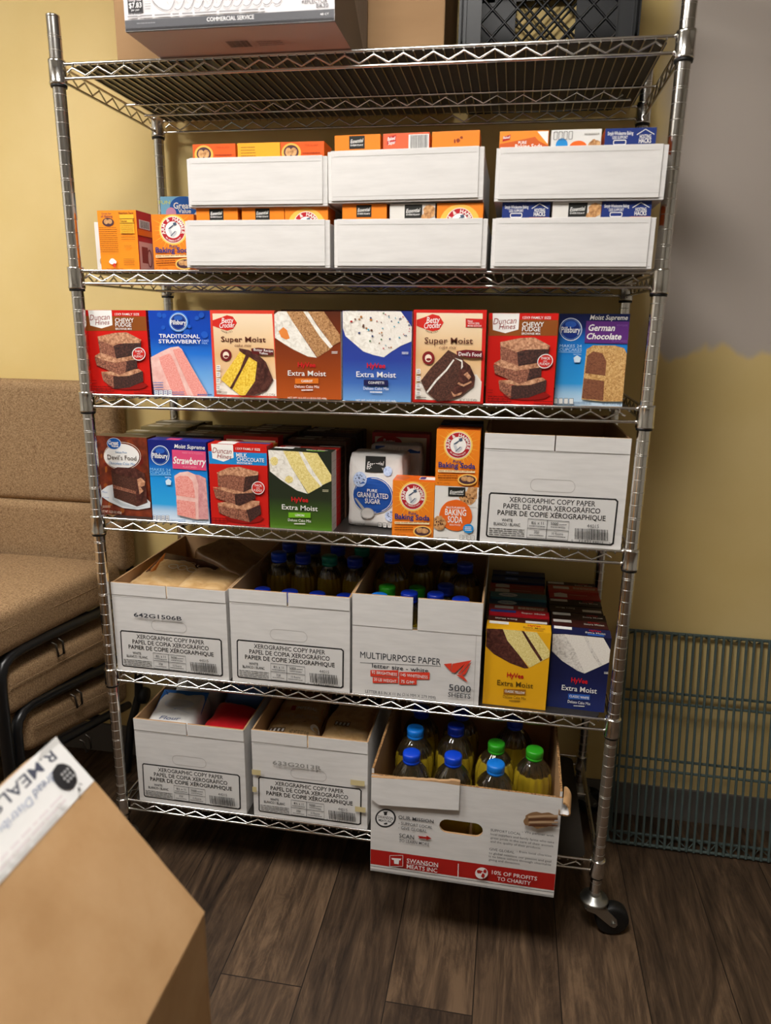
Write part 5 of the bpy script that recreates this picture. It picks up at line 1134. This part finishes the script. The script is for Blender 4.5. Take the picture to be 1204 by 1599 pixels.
# ------------------------------------------------------------------ meat packer's box with the large oil bottles
def meat_box():
    x0, x1, y, d, h, t = .662, 1.058, -.131, .385, .243, .005
    wd = x1 - x0; hw = wd / 2
    root = empty('meat_box', (x0 + hw, y, base(5, .8, y)), (0, 0, -.012)); tag(root, 'white box with a red stripe jutting out of the lowest shelf, full of oil bottles', 'cardboard box')
    q = ((31, -151), (1182, 30), (33, 454), (1140, 634))
    mb = MB()
    mb.box((-hw, 0, 0), (hw, d, t), 'white_board', None, {1: 'kraft_box'})
    mb.box((-hw, d - t, t), (hw, d, h + .01), 'white_board', None, {2: 'kraft_box', 1: 'corrugated_edge'})
    mb.box((-hw, t, t), (-hw + t, d - t, h + .012), 'white_board', None, {3: 'kraft_box', 1: 'corrugated_edge'})
    mb.box((hw - t, t, t), (hw, d - t, h + .012), 'white_board', None, {5: 'kraft_box', 1: 'corrugated_edge'})
    F = Face(mb, (-hw, 0, 0), (1, 0, 0), (0, 0, 1), wd, h, q)
    # front wall with its hand hole cut through
    hc = F.uv(588, 193); L, r = .046, .0165
    hole = []
    for s, a0 in ((1, -90), (-1, 90)):
        for k in range(9):
            a = math.radians(a0 + 22.5 * k); hole.append((hc[0] - hw + s * (L - r) + r * math.cos(a), hc[1] + r * math.sin(a)))
    outer = [(-hw, 0), (hw, 0), (hw, h), (-hw, h)]
    pts = outer + hole; tris = tessellate_polygon([[Vector((a, b, 0)) for a, b in outer], [Vector((a, b, 0)) for a, b in hole]])
    for yy, m in ((0, 'white_board'), (t, 'kraft_box')): mb.add([(a, yy, b) for a, b in pts], [tuple(f) for f in tris], m)
    n = len(hole)
    for loop, m in ((hole, 'kraft_box'), (outer, 'corrugated_edge')):
        n = len(loop); mb.add([(a, 0, b) for a, b in loop] + [(a, t, b) for a, b in loop], [(i, (i + 1) % n, n + (i + 1) % n, n + i) for i in range(n)], m)
    K = '#2a2a2c'; Rd = '#a81e18'
    F.poly(Rd, [(33, 315), (1150, 486), (1142, 588), (33, 410)]); F.line(K, [(33, 422), (1140, 600)], 2)
    F.ell(K, 124, 120, 65, 58); F.ell('#e2e0de', 124, 120, 55, 49); F.text(K, 'SWANSON', 124, 116, 18, 96, .02); F.text(K, 'MEATS INC', 124, 136, 14, 84, .02); F.poly(K, [(108, 78), (140, 78), (134, 84), (132, 100), (116, 100), (114, 84)]); F.poly(K, [(112, 150), (134, 146), (138, 156), (120, 158)])
    F.text(K, 'OUR MISSION', 205, 112, 21, 216, .012, 0, 0, 'l'); F.line(K, [(206, 124), (418, 144)], 2); F.text(K, '- SUPPORT LOCAL', 207, 148, 18, 208, .005, 0, 0, 'l'); F.text(K, '- GIVE GLOBAL', 206, 176, 18, 176, .005, 0, 0, 'l')
    F.text(K, 'SCAN', 212, 226, 26, 92, .01, 0, 0, 'l'); F.text(K, 'TO LEARN MORE', 212, 256, 17, 186, .005, 0, 0, 'l'); F.poly(Rd, [(326, 230), (380, 238), (382, 230), (412, 248), (378, 258), (380, 250), (336, 246), (330, 250), (336, 240)])
    F.poly(Rd, [(150, 340), (240, 352), (242, 425), (150, 412)]); F.rrect('#e2dedc', 156, 351, 237, 422, 2, 3); F.poly('#e8e4e2', [(166, 366), (228, 372), (222, 384), (214, 380), (212, 408), (184, 404), (182, 380), (170, 378)])
    F.text('#e8e4e2', 'SWANSON', 262, 383, 26, 194, .018, 0, 0, 'l'); F.line('#e8e4e2', [(262, 400), (455, 427)], 2); F.text('#e8e4e2', 'MEATS INC', 262, 419, 25, 190, .015, 0, 0, 'l'); F.poly('#e8e4e2', [(574, 405), (579, 406), (578, 492), (573, 491)])
    F.ell('#e8e4e2', 716, 466, 38, 36); F.blob(Rd, 704, 456, 16, 12, 2, 12, .3); F.blob(Rd, 726, 482, 10, 14, 3, 12, .3); F.blob(Rd, 736, 452, 9, 12, 5, 12, .3)
    F.text('#e8e4e2', '10% OF PROFITS', 910, 480, 23, 268, .012); F.text('#e8e4e2', 'TO CHARITY', 908, 514, 23, 198, .012)
    F.text(K, 'SUPPORT LOCAL', 766, 196, 15, 178, .005, 0, 0, 'l'); F.text(K, '- We partner with', 952, 210, 13, 182, 0, 0, 0, 'l')
    for i, s in enumerate(('local suppliers and family farms who take', 'great pride in the care of their animals', 'and the quality of their products.')): F.text(K, s, 766, 219 + 22 * i, 13, (370, 366, 296)[i], 0, 0, 0, 'l')
    F.text(K, 'GIVE GLOBAL', 760, 310, 15, 148, .005, 0, 0, 'l'); F.text(K, '- from local charities', 922, 326, 13, 202, 0, 0, 0, 'l')
    for i, s in enumerate(('to global missions our passion and goal', 'is to bless others through charitable', 'giving and donations.')): F.text(K, s, 758, 333 + 20 * i, 13, (366, 366, 186)[i], 0, 0, 0, 'l')
    F.blob('#8a6848', 1050, 138, 100, 48, 8, 22, .18); F.k = F.k
    for i in range(4): F.poly('#5c3a28' if i % 2 else '#b89878', [(985 + 4 * i, 112 + 16 * i), (1080, 108 + 18 * i), (1158, 110 + 20 * i), (1156, 122 + 18 * i), (1080, 120 + 18 * i), (985, 124 + 16 * i)])
    mb.build('body', root, None, None, .0008)
    # torn flap folded down over the left of the front
    F.q = ((578, 1201), (874.3, 1247.8), (578.6, 1356.8), (863.6, 1403.2)); F.sx, F.sy = 290, 155.6
    c = [F.uv(*p) for p in ((579, 1203), (600, 1205.5), (640, 1209), (680, 1214), (719, 1221), (718, 1258), (592, 1245.5), (579.5, 1236))]
    m2 = MB(); n = len(c)
    P0 = [(a - hw, -.0015 - .004 * (1 - b / h), b) for a, b in c]; P1 = [(a - hw, -.006 - .012 * (1 - b / h), b) for a, b in c]
    m2.add(P1 + P0, [tuple(range(n))[::-1], tuple(range(n, 2 * n))], 'white_board'); m2.add(P1 + P0, [(i, (i + 1) % n, n + (i + 1) % n, n + i) for i in range(n)], 'corrugated_edge')
    R = random.Random(5); top = []
    for i in range(22):
        u = i / 21; a = c[0][0] + (c[4][0] - c[0][0]) * u; b = c[0][1] + (c[4][1] - c[0][1]) * u
        top.append((a - hw, b + (.002 + .011 * u) * R.uniform(.8, 1.1), b - .002))
    n = len(top)
    m2.add([(a, -.0022, z1) for a, z1, z0 in top] + [(a, -.0022, z0) for a, z1, z0 in top] + [(a, -.0052, z1 - .003) for a, z1, z0 in top] + [(a, -.0058, z0) for a, z1, z0 in top],
           [(2 * n + i, 2 * n + i + 1, 3 * n + i + 1, 3 * n + i)[::-1] for i in range(n - 1)] + [(i, i + 1, 2 * n + i + 1, 2 * n + i) for i in range(n - 1)] + [(i, i + 1, n + i + 1, n + i) for i in range(n - 1)], 'kraft_box')
    m2.build('torn_flap', root)
    # curled strip of torn board at the right corner
    m3 = MB(); vs = []; K_ = 16
    for j in range(2):
        rr = .0125 - .003 * j
        for i in range(K_):
            a = -2.6 + 4.4 * i / (K_ - 1)
            for yy, e in ((-.013, 0), (.03, .004)): vs.append((hw + .004 + rr * math.cos(a) + e, yy - .006 * math.cos(a * 2), h - .02 + rr * math.sin(a) * 1.25 + e * 2))
    m = K_ * 2
    fs = [(2 * i, 2 * i + 1, 2 * i + 3, 2 * i + 2) for i in range(K_ - 1)]
    m3.add(vs, fs, 'kraft', True); m3.add(vs, [tuple(k + m for k in f) for f in fs], 'white_board', True)
    m3.add(vs, [(2 * i, 2 * i + 2, m + 2 * i + 2, m + 2 * i) for i in range(K_ - 1)], 'corrugated_edge')
    m3.build('curled_strip', root)
meat_box()
GW = 'large oil bottles in the meat box'
for x, y, R, H, c, l in ((.739, -.062, .044, .272, 'cap_blue', 'large oil bottle with a blue cap, front left of the meat box'), (.8295, -.054, .0435, .272, 'cap_blue', 'large oil bottle with a blue cap, front row second from left in the meat box'),
                         (.922, -.052, .044, .262, 'cap_sky', 'large oil bottle with a sky blue cap, front centre of the meat box'), (.734, .040, .044, .27, 'cap_sky', 'large oil bottle with a sky blue cap, second row left in the meat box'),
                         (.8265, .060, .044, .276, 'cap_navy', 'large oil bottle with a blue cap, shining shoulder, second row of the meat box'), (.9215, .044, .044, .252, 'cap_green', 'large oil bottle with a green cap at the centre of the meat box'),
                         (1.0065, .018, .0415, .262, 'cap_green', 'large oil bottle with a green cap at the right of the meat box'), (.737, .134, .044, .27, 'cap_navy', 'large oil bottle with a dark blue cap at the back left of the meat box'),
                         (.963, .130, .044, .268, 'cap_navy', 'large oil bottle with a dark blue cap at the back right of the meat box'), (.834, .158, .044, .262, 'cap_navy', 'large oil bottle in the dark at the back centre of the meat box')):
    bottle(x, y, 5, R, H, c, l, GW)

# ------------------------------------------------------------------ top shelf
def top_shelf():
    # light bulb carton overhanging the front
    wd, d, h = .371, .275, .25
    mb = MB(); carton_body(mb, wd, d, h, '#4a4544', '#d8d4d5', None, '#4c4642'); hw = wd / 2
    F = Face(mb, (-hw, -d / 2, 0), (1, 0, 0), (0, 0, 1), wd, h)
    G = '#56565a'; F.rect('#2c2a2c', 0, 0, 1, .018); F.rect(G, 0, .018, 1, .068)
    F.text('#eeecec', 'COMMERCIAL SERVICE', .515, .047, .024, .225, .02); F.lines('#8c8c90', .06, .045, .16, 1, .02, .004, 2); F.text('#eeecec', '48 CT', .955, .04, .011, .04, .01)
    F.text('#4c4a4e', 'REFLECTOR', .91, .118, .024, .115, .006); F.text('#4c4a4e', 'BR30', .945, .09, .022, .055, .006)
    F.rect('#2a282a', .022, .108, .096, .225); F.text('#eeecec', 'Estimated', .06, .205, .013, .05); F.text('#eeecec', 'Energy Cost', .06, .185, .016, .06, .01); F.text('#eeecec', '$7.83', .06, .153, .03, .062, .02); F.text('#eeecec', 'per year', .06, .125, .012, .04)
    F.rrect('#8c8a8c', .022, .235, .1, .42, .01, .002); F.text('#4c4a4e', '650', .06, .275, .03, .055); F.text('#4c4a4e', 'lumens', .06, .25, .014, .04); F.lines('#8c8a8c', .02, .085, .68, 1, .02, .006, 3); F.lines('#6c6a6c', .025, .1, .1, 1, .02, .006, 4); F.lines('#9c9a9c', .11, .17, .15, 4, -.015, .003, 5)
    for k in range(12):     # a row of overlapping reflector bulbs, line drawing
        cx = .22 + .047 * k; F.k = 12; a0 = 180 if k == 0 else 252
        F.line('#4e4c50', [(cx + (.105 if k == 0 and t < 270 else .05) * math.cos(math.radians(t)), .33 + .22 * math.sin(math.radians(t))) for t in [a0 + (360 - a0) * i / 14 for i in range(15)]], .0026)
        F.line('#b0aeb0', [(cx - .035, .24), (cx + .004, .145), (cx + .018, .155), (cx + .012, .18)], .0018)
    B = Face(mb, (-hw, d / 2, 0), (1, 0, 0), (0, -1, 0), wd, d); B.rect('#bda8a0', 0, 0, 1, .985); B.bars('#3a302e', .42, .66, .53, .77, 3); B.rrect('#b89c90', .4, .64, .55, .79, .01, .003); B.lines('#5c4a44', .57, .68, .7, 3, .03, .006, 3)
    Rr = Face(mb, (hw, -d / 2, 0), (0, 1, 0), (0, 0, 1), d, h); Rr.poly('#8a8480', [(.42, 1), (.45, .5), (.55, .35), (.95, .05), (.98, .4), (.98, 1)]); Rr.poly('#8a8480', [(.12, 1), (.28, .55), (.28, 1)])
    for k in range(9): Rr.line('#5a5450', [(.5 + .055 * k, 1), (.5 + .055 * k, .42 - .04 * k)], .008)
    o = mb.build('light_bulb_carton', None, (.4005, -.128 + d / 2, base(0, .4, -.1)), (0, 0, 0), .001); tag(o, 'white light bulb carton with a dark grey lower band overhanging the top shelf', 'carton')
    # plain brown box behind it
    mb = MB(); mb.box((-.348, -.135, 0), (.348, .135, .42), 'kraft_box', None, {}); o = mb.build('brown_cardboard_box', None, (.39, .292, base(0, .4, .1)), None, .003); tag(o, 'large plain brown cardboard box behind the light bulb carton', 'cardboard box')
    m2 = MB(); m2.box((-.3482, -.1355, .4195), (.3482, -.1, .4215), 'kraft_box'); m2.box((-.03, -.1357, .3), (.03, -.1352, .42), 'kraft'); m2.build('packing_tape', o)
    # milk crate: corner posts, rails and diamond lattice on four sides and the base
    X0, X1, Y0, Y1, z0, hh = .774, 1.0965, .110, .4325, base(0, .9, .1), .275
    cx, cy = (X0 + X1) / 2, (Y0 + Y1) / 2; w2 = (X1 - X0) / 2
    root = empty('milk_crate', (cx, cy, z0)); tag(root, 'black plastic milk crate with a diamond lattice, right end of the top shelf', 'crate')
    fr = MB(); la = MB(); m = 'black_plastic'
    for k in range(4):
        T = Matrix.Rotation(k * PI / 2, 4, 'Z')
        sw = .036 if k == 0 else .095; sb = .027 if k == 0 else .045     # the other sides are more closed
        fr.box((-w2, -w2, 0), (-w2 + sw, -w2 + .004, hh), m, T); fr.box((w2 - sw, -w2, 0), (w2, -w2 + .004, hh), m, T); fr.box((-w2, -w2, 0), (w2, -w2 + .004, sb), m, T); fr.box((-w2, -w2, hh - .05), (w2, -w2 + .004, hh), m, T)
        for z in (.002, .0265, .13, hh - .004): fr.box((-w2 - .006, -w2 - .007, z), (w2 + .006, -w2, z + .004), m, T) if z != .13 else [fr.box((s * (w2 - .018) - .024, -w2 - .005, z), (s * (w2 - .018) + .024, -w2, z + .004), m, T) for s in (-1, 1)]
        for x in (-w2 + .036, w2 - .038, -w2 + .008, w2 - .01): fr.box((x, -w2 - .005, 0), (x + .002, -w2, hh), m, T)
        p = .046; a0, a1, b0, b1 = -w2 + sw, w2 - sw, sb, hh - .05
        for s in (1, -1):
            c = -1.0
            while c < 1.0:     # line: z = b0 + s*(x - c)*1.05, clipped to the opening
                pts = []
                for x in (a0, a1):
                    z = b0 + s * (x - c) * 1.0
                    if b0 <= z <= b1: pts.append((x, z))
                for z in (b0, b1):
                    x = c + (z - b0) / s
                    if a0 <= x <= a1: pts.append((x, z))
                pts = sorted(set((round(q[0], 4), round(q[1], 4)) for q in pts))
                if len(pts) >= 2 and pts[-1][0] - pts[0][0] > .005:
                    la.tube([(pts[0][0], -w2 + .003, pts[0][1]), (pts[-1][0], -w2 + .003, pts[-1][1])], .0026, m, 4, True, T)
                c += p
    for k in range(9):
        u = -w2 + .02 + (2 * w2 - .04) * k / 8
        la.box((u - .0025, -w2 + .01, 0), (u + .0025, w2 - .01, .004), m); la.box((-w2 + .01, u - .0025, .0005), (w2 - .01, u + .0025, .0045), m)
    fr.build('crate_frame', root); la.build('lattice', root)
top_shelf()

# ------------------------------------------------------------------ spare coated wire shelf leaning on the wall
def spare_shelf():
    root = empty('wire_shelf_panel', (1.236, .310, .0)); tag(root, 'spare grey green coated wire shelf leaning against the yellow wall', 'wire shelf')
    m = 'teal_coating'; Lx = .95
    t = Vector((0, .125, .575)).normalized(); nrm = Vector((0, -t.z, t.y))     # along the lean, and towards the room
    P = lambda x, s, o: Vector((x, 0, .0085)) + t * s + nrm * o
    fr = MB(); H = .58
    for s, o in ((0, .0), (H, .0)): fr.tube([P(0, s, o), P(Lx, s, o)], .0042, m, 10)
    for s, o in ((.016, -.026), (H - .016, -.026)): fr.tube([P(.014, s, o), P(Lx - .014, s, o)], .0042, m, 10)
    for x in (0, Lx): fr.tube([P(x, 0, 0), P(x, H, 0)], .0042, m, 10); fr.tube([P(x + (.012 if x == 0 else -.012), .016, -.026), P(x + (.012 if x == 0 else -.012), H - .016, -.026)], .0042, m, 10)
    for s in (.205, .39):
        for ds, o in ((0, -.006), (.022, -.028)): fr.tube([P(.008, s + ds, o), P(Lx - .008, s + ds, o)], .0036, m, 8)
    fr.build('frame', root)
    w_ = MB(); x = .018
    while x < Lx - .01: w_.tube([P(x, -.003, .0035), P(x, H + .003, .0035)], .0036, m, 8); x += .0187
    w_.build('deck_wires', root)
    for s, s2 in ((0, .016), (H, H - .016)):
        z = MB(); z.tube([P(a, s + (s2 - s) * (1 - q), -.026 * (1 - q) - .002) for a, q in [(x_, (i % 2)) for i, x_ in enumerate([.02 + .027 * k for k in range(34)])]], .0022, m, 5)
        z.build('truss_wire', root)
    pl = MB()
    for x in (.0, Lx):
        for s in (.004, H - .004): pl.lathe([(.0065, -.014), (.008, -.013), (.008, .013), (.0065, .014)], m, 12, Matrix.Translation(P(x, s, -.012)) @ nrm.to_track_quat('Z', 'Y').to_matrix().to_4x4())
    pl.build('corner_sleeve', root)
spare_shelf()

# ------------------------------------------------------------------ fold-out sleeper chair at the left
def cushion(name, root, a, b, r, bend=0, amp=.003, seed=1):
    (x0, y0, z0), (x1, y1, z1) = a, b
    bm = bmesh.new(); bmesh.ops.create_cube(bm, size=1)
    for v in bm.verts: v.co = Vector(((x0 + x1) / 2 + v.co.x * (x1 - x0), (y0 + y1) / 2 + v.co.y * (y1 - y0), (z0 + z1) / 2 + v.co.z * (z1 - z0)))
    bmesh.ops.bevel(bm, geom=bm.edges[:], offset=r, segments=5, profile=.5, affect='EDGES')
    bmesh.ops.subdivide_edges(bm, edges=[e for e in bm.edges if e.calc_length() > .06], cuts=6, use_grid_fill=True)
    for v in bm.verts: v.co += noise.noise_vector(v.co * 5 + Vector((seed, 0, 0))) * amp
    me = bpy.data.meshes.new(name); bm.to_mesh(me); bm.free(); me.materials.append(M('sofa_fabric'))
    for p in me.polygons: p.use_smooth = True
    o = bpy.data.objects.new(name, me); COL.objects.link(o); o.parent = root; return o
def sofa():
    root = empty('sleeper_chair', (0, 0, 0)); tag(root, 'brown woven fabric fold-out sleeper chair with black tube frame, left of the rack', 'sofa')
    X0, X1 = -.98, -.150
    cushion('backrest', root, (X0, .365, .85), (X1, .437, 1.195), .026, seed=1)
    cushion('backrest', root, (X0, .355, .655), (X1, .432, .853), .024, seed=2)
    s = cushion('seat_cushion', root, (X0, -.36, .606), (X1, .34, .715), .03, seed=3); s.rotation_euler = (0, 0, 0)
    def slope(o, k, y0):
        for v in o.data.vertices: v.co.z += -(v.co.y - y0) * k
    slope(s, .09, .2)
    m_ = cushion('folded_mattress', root, (X0, -.168, .44), (X1 - .004, .34, .552), .03, seed=4); slope(m_, .14, .2)
    l_ = cushion('folded_mattress', root, (X0, -.112, .292), (X1 - .008, .34, .395), .028, seed=5); slope(l_, .24, .2)
    for z, y, y2, k in ((.66, -.34, .33, .09), (.505, -.16, .33, .14), (.35, -.10, .33, .24)):   # stitched seams
        sm = MB(); sm.tube([(X1 + .0005, q, z - (q - .2) * k + .012) for q in (y, y + .1, (y + y2) / 2, y2)], .0013, 'sofa_fabric', 5); sm.build('seam', root)
    fx = X1 - .012
    for nm_, path, r in (('seat_frame', [(.33, .585), (.203, .593), (.006, .621), (-.10, .632), (-.135, .630), (-.158, .620), (-.170, .598), (-.174, .56), (-.178, .40), (-.186, .016)], .0135),
                         ('folded_frame', [(.33, .408), (.203, .428), (.015, .466), (-.085, .484), (-.115, .482), (-.135, .468), (-.142, .445), (-.144, .396), (-.150, .013)], .0125),
                         ('folded_frame', [(.33, .25), (.208, .281), (.015, .327), (-.06, .340), (-.085, .330), (-.095, .30), (-.10, .013)], .0115)):
        for x in (fx, X0 + .012):
            f = MB(); f.tube([(x, y, z) for y, z in path], r, 'black_metal', 12); f.build(nm_, root)
        f = MB(); f.tube([(fx, path[1][0], path[1][1] - .005), (X0 + .012, path[1][0], path[1][1] - .005)], r * .8, 'black_metal', 10); f.build('cross_tube', root)
    for y, z in ((.020, .600), (.072, .432), (.09, .29)):
        for x in (fx + .004,):
            h = MB()
            h.tube([(x, y - .012, z), (x + .012, y - .012, z - .004), (x + .015, y - .011, z - .036), (x + .015, y + .011, z - .038), (x + .012, y + .014, z - .008), (x, y + .014, z)], .0028, 'steel_wire', 6); h.build('hook', root)
    for pth in ([(fx, .40, .66), (fx, .405, .34), (fx - .005, .40, .24), (fx - .02, .37, .16), (fx - .03, .34, .0125)], [(X0 + .02, .40, .66), (X0 + .02, .405, .34), (X0 + .02, .34, .0125)]):
        b = MB(); b.tube(pth, .0125, 'black_metal', 10); b.build('rear_leg', root)
    k = MB(); k.lathe([(.004, -.012), (.024, -.011), (.026, 0), (.024, .011), (.004, .012)], 'black_rubber', 20, Matrix.Translation((fx + .012, .40, .245)) @ Matrix.Rotation(PI / 2, 4, 'Y')); k.build('hinge_knob', root)
sofa()

# ------------------------------------------------------------------ open shipping box close to the camera
def near_box():
    h = .70; xr = .592; yf = -.800; yb = -1.36; xl = .06; t = .004
    root = empty('shipping_box', (0, 0, 0)); tag(root, 'brown shipping box close to the camera with one flap raised and a white label strip', 'cardboard box')
    mb = MB()
    mb.box((xl, yb, 0), (xr, yf, t), 'kraft'); mb.box((xl, yf - t, t), (xr, yf, h), 'kraft'); mb.box((xl, yb, t), (xr, yb + t, h), 'kraft'); mb.box((xl, yb + t, t), (xl + t, yf - t, h), 'kraft'); mb.box((xr - t, yb + t, t), (xr, yf - t, h), 'kraft')
    mb.build('body', root, None, None, .0015)
    a = math.radians(51.7); Lf = .268
    fl = MB(); U = Vector((-math.cos(a), 0, math.sin(a))); Nn = Vector((math.sin(a), 0, math.cos(a)))
    o = Vector((xr, yb, h + .001)); V = Vector((0, 1, 0)); ln = yf - yb
    # flap: u runs up the flap from the hinge, v along the hinge
    K = 14; J = 24; vs = []
    for side in (0, 1):
        for i in range(K + 1):
            for j in range(J + 1):
                u = Lf * i / K; v = ln * j / J
                w_ = noise.noise(Vector((u * 9, v * 9, 2))) * .0022 + noise.noise(Vector((u * 25, v * 25, 7))) * .0007
                tip = max(0, (i / K - .75) / .25) * max(0, (j / J - .85) / .15)
                p = o + U * (u - .006 * max(0, (j / J - .93) / .07) * (i == K)) + V * v + Nn * ((w_ if 0 < i else 0) + tip * -.002 + (.0 if side == 0 else -t)); vs.append(p)
    n1 = (K + 1) * (J + 1); fs = []
    for i in range(K):
        for j in range(J):
            q = i * (J + 1) + j; fs.append((q, q + 1, q + J + 2, q + J + 1)); fs.append((n1 + q, n1 + q + J + 1, n1 + q + J + 2, n1 + q + 1))
    rim = [i * (J + 1) + J for i in range(K + 1)] + [K * (J + 1) + j for j in range(J, -1, -1)] + [i * (J + 1) for i in range(K, -1, -1)]
    fl.add(vs, fs, 'kraft', True); fl.add(vs, [(rim[i], rim[i + 1], n1 + rim[i + 1], n1 + rim[i]) for i in range(len(rim) - 1)], 'kraft')
    flap = fl.build('raised_flap', root)
    tree = BVHTree.FromPolygons(vs, fs)
    def drop(p, n, off):
        hh = tree.ray_cast(p + n * .1, -n); return (hh[0] if hh[0] else p) + n * (.0006 + off * 1.5)
    # label strip along the free edge; it reads from the camera's side of the box, so upside down from here
    lb = MB(); L0 = Lf - .066
    F = Face(lb, o + U * (Lf - .001) + V * (ln - .001), -V, -U, ln, .066, None, drop); F.n = Nn
    NX, NY = 40, 8; g = [(F.w * i / NX, F.h * j / NY) for i in range(NX + 1) for j in range(NY + 1)]
    g = [(x + (.014 * (1 - y / F.h) ** 2 if x < .001 else 0) * 0, y) for x, y in g]
    plain('label_white', '#e9e8e6', .35)
    F.put('label_white', g, [(i * (NY + 1) + j, (i + 1) * (NY + 1) + j, (i + 1) * (NY + 1) + j + 1, i * (NY + 1) + j + 1) for i in range(NX) for j in range(NY)])
    def tx(m, s, x, y, hgt, wd, b=0, sh=0): F.text(m, s, x / F.w, 1 - y / F.h, hgt / F.h, wd / F.w, b, sh, PI)
    return root, F, lb, flap
root_, F_, lb_, flap_ = near_box()
def label_art(F):
    # v = 0 is the free edge here; lettering runs along the strip
    W_, H_ = F.w, F.h
    def tx(m, s, x, y, hgt, wd, b=0, sh=0): F.text(m, s, x / W_, y / H_, hgt / H_, wd / W_, b, sh)
    tx('#4c5060', 'R.MEALS', .066, .0125, .0125, .1, .012)
    tx('#9aa4bc', 'Distributor Foods', .135, .0315, .0085, .12, 0, .25); tx('#8a94ac', 'Bread', .052, .030, .009, .035, .005, .25)
    F.blob('#2c2c2e', .0265 / W_, .039 / H_, .0145 / W_, .0155 / H_, 3, 24, .04); F.q = None
    for i in range(3):
        for j in range(3): F.k = 20; F.ell('#b8b8b8', (.0215 + .005 * i + .0012 * (j % 2)) / W_, (.0345 + .0048 * j) / H_, .0016 / W_, .0016 / H_, 8)
    F.poly('#2c2c2e', [(.0255 / W_, .0565 / H_), (.029 / W_, .0575 / H_), (.032 / W_, .0615 / H_), (.0275 / W_, .0605 / H_)]); F.line('#2c2c2e', [(.024 / W_, .0545 / H_), (.0215 / W_, .058 / H_)], .002)
    F.lines('#ded4d6', .05 / W_, .05 / H_, .2 / W_, 2, .006 / H_, .004, 6)
label_art(F_)
lb_.build('label_strip', flap_)

for k, cu in list(GC.items()): pass
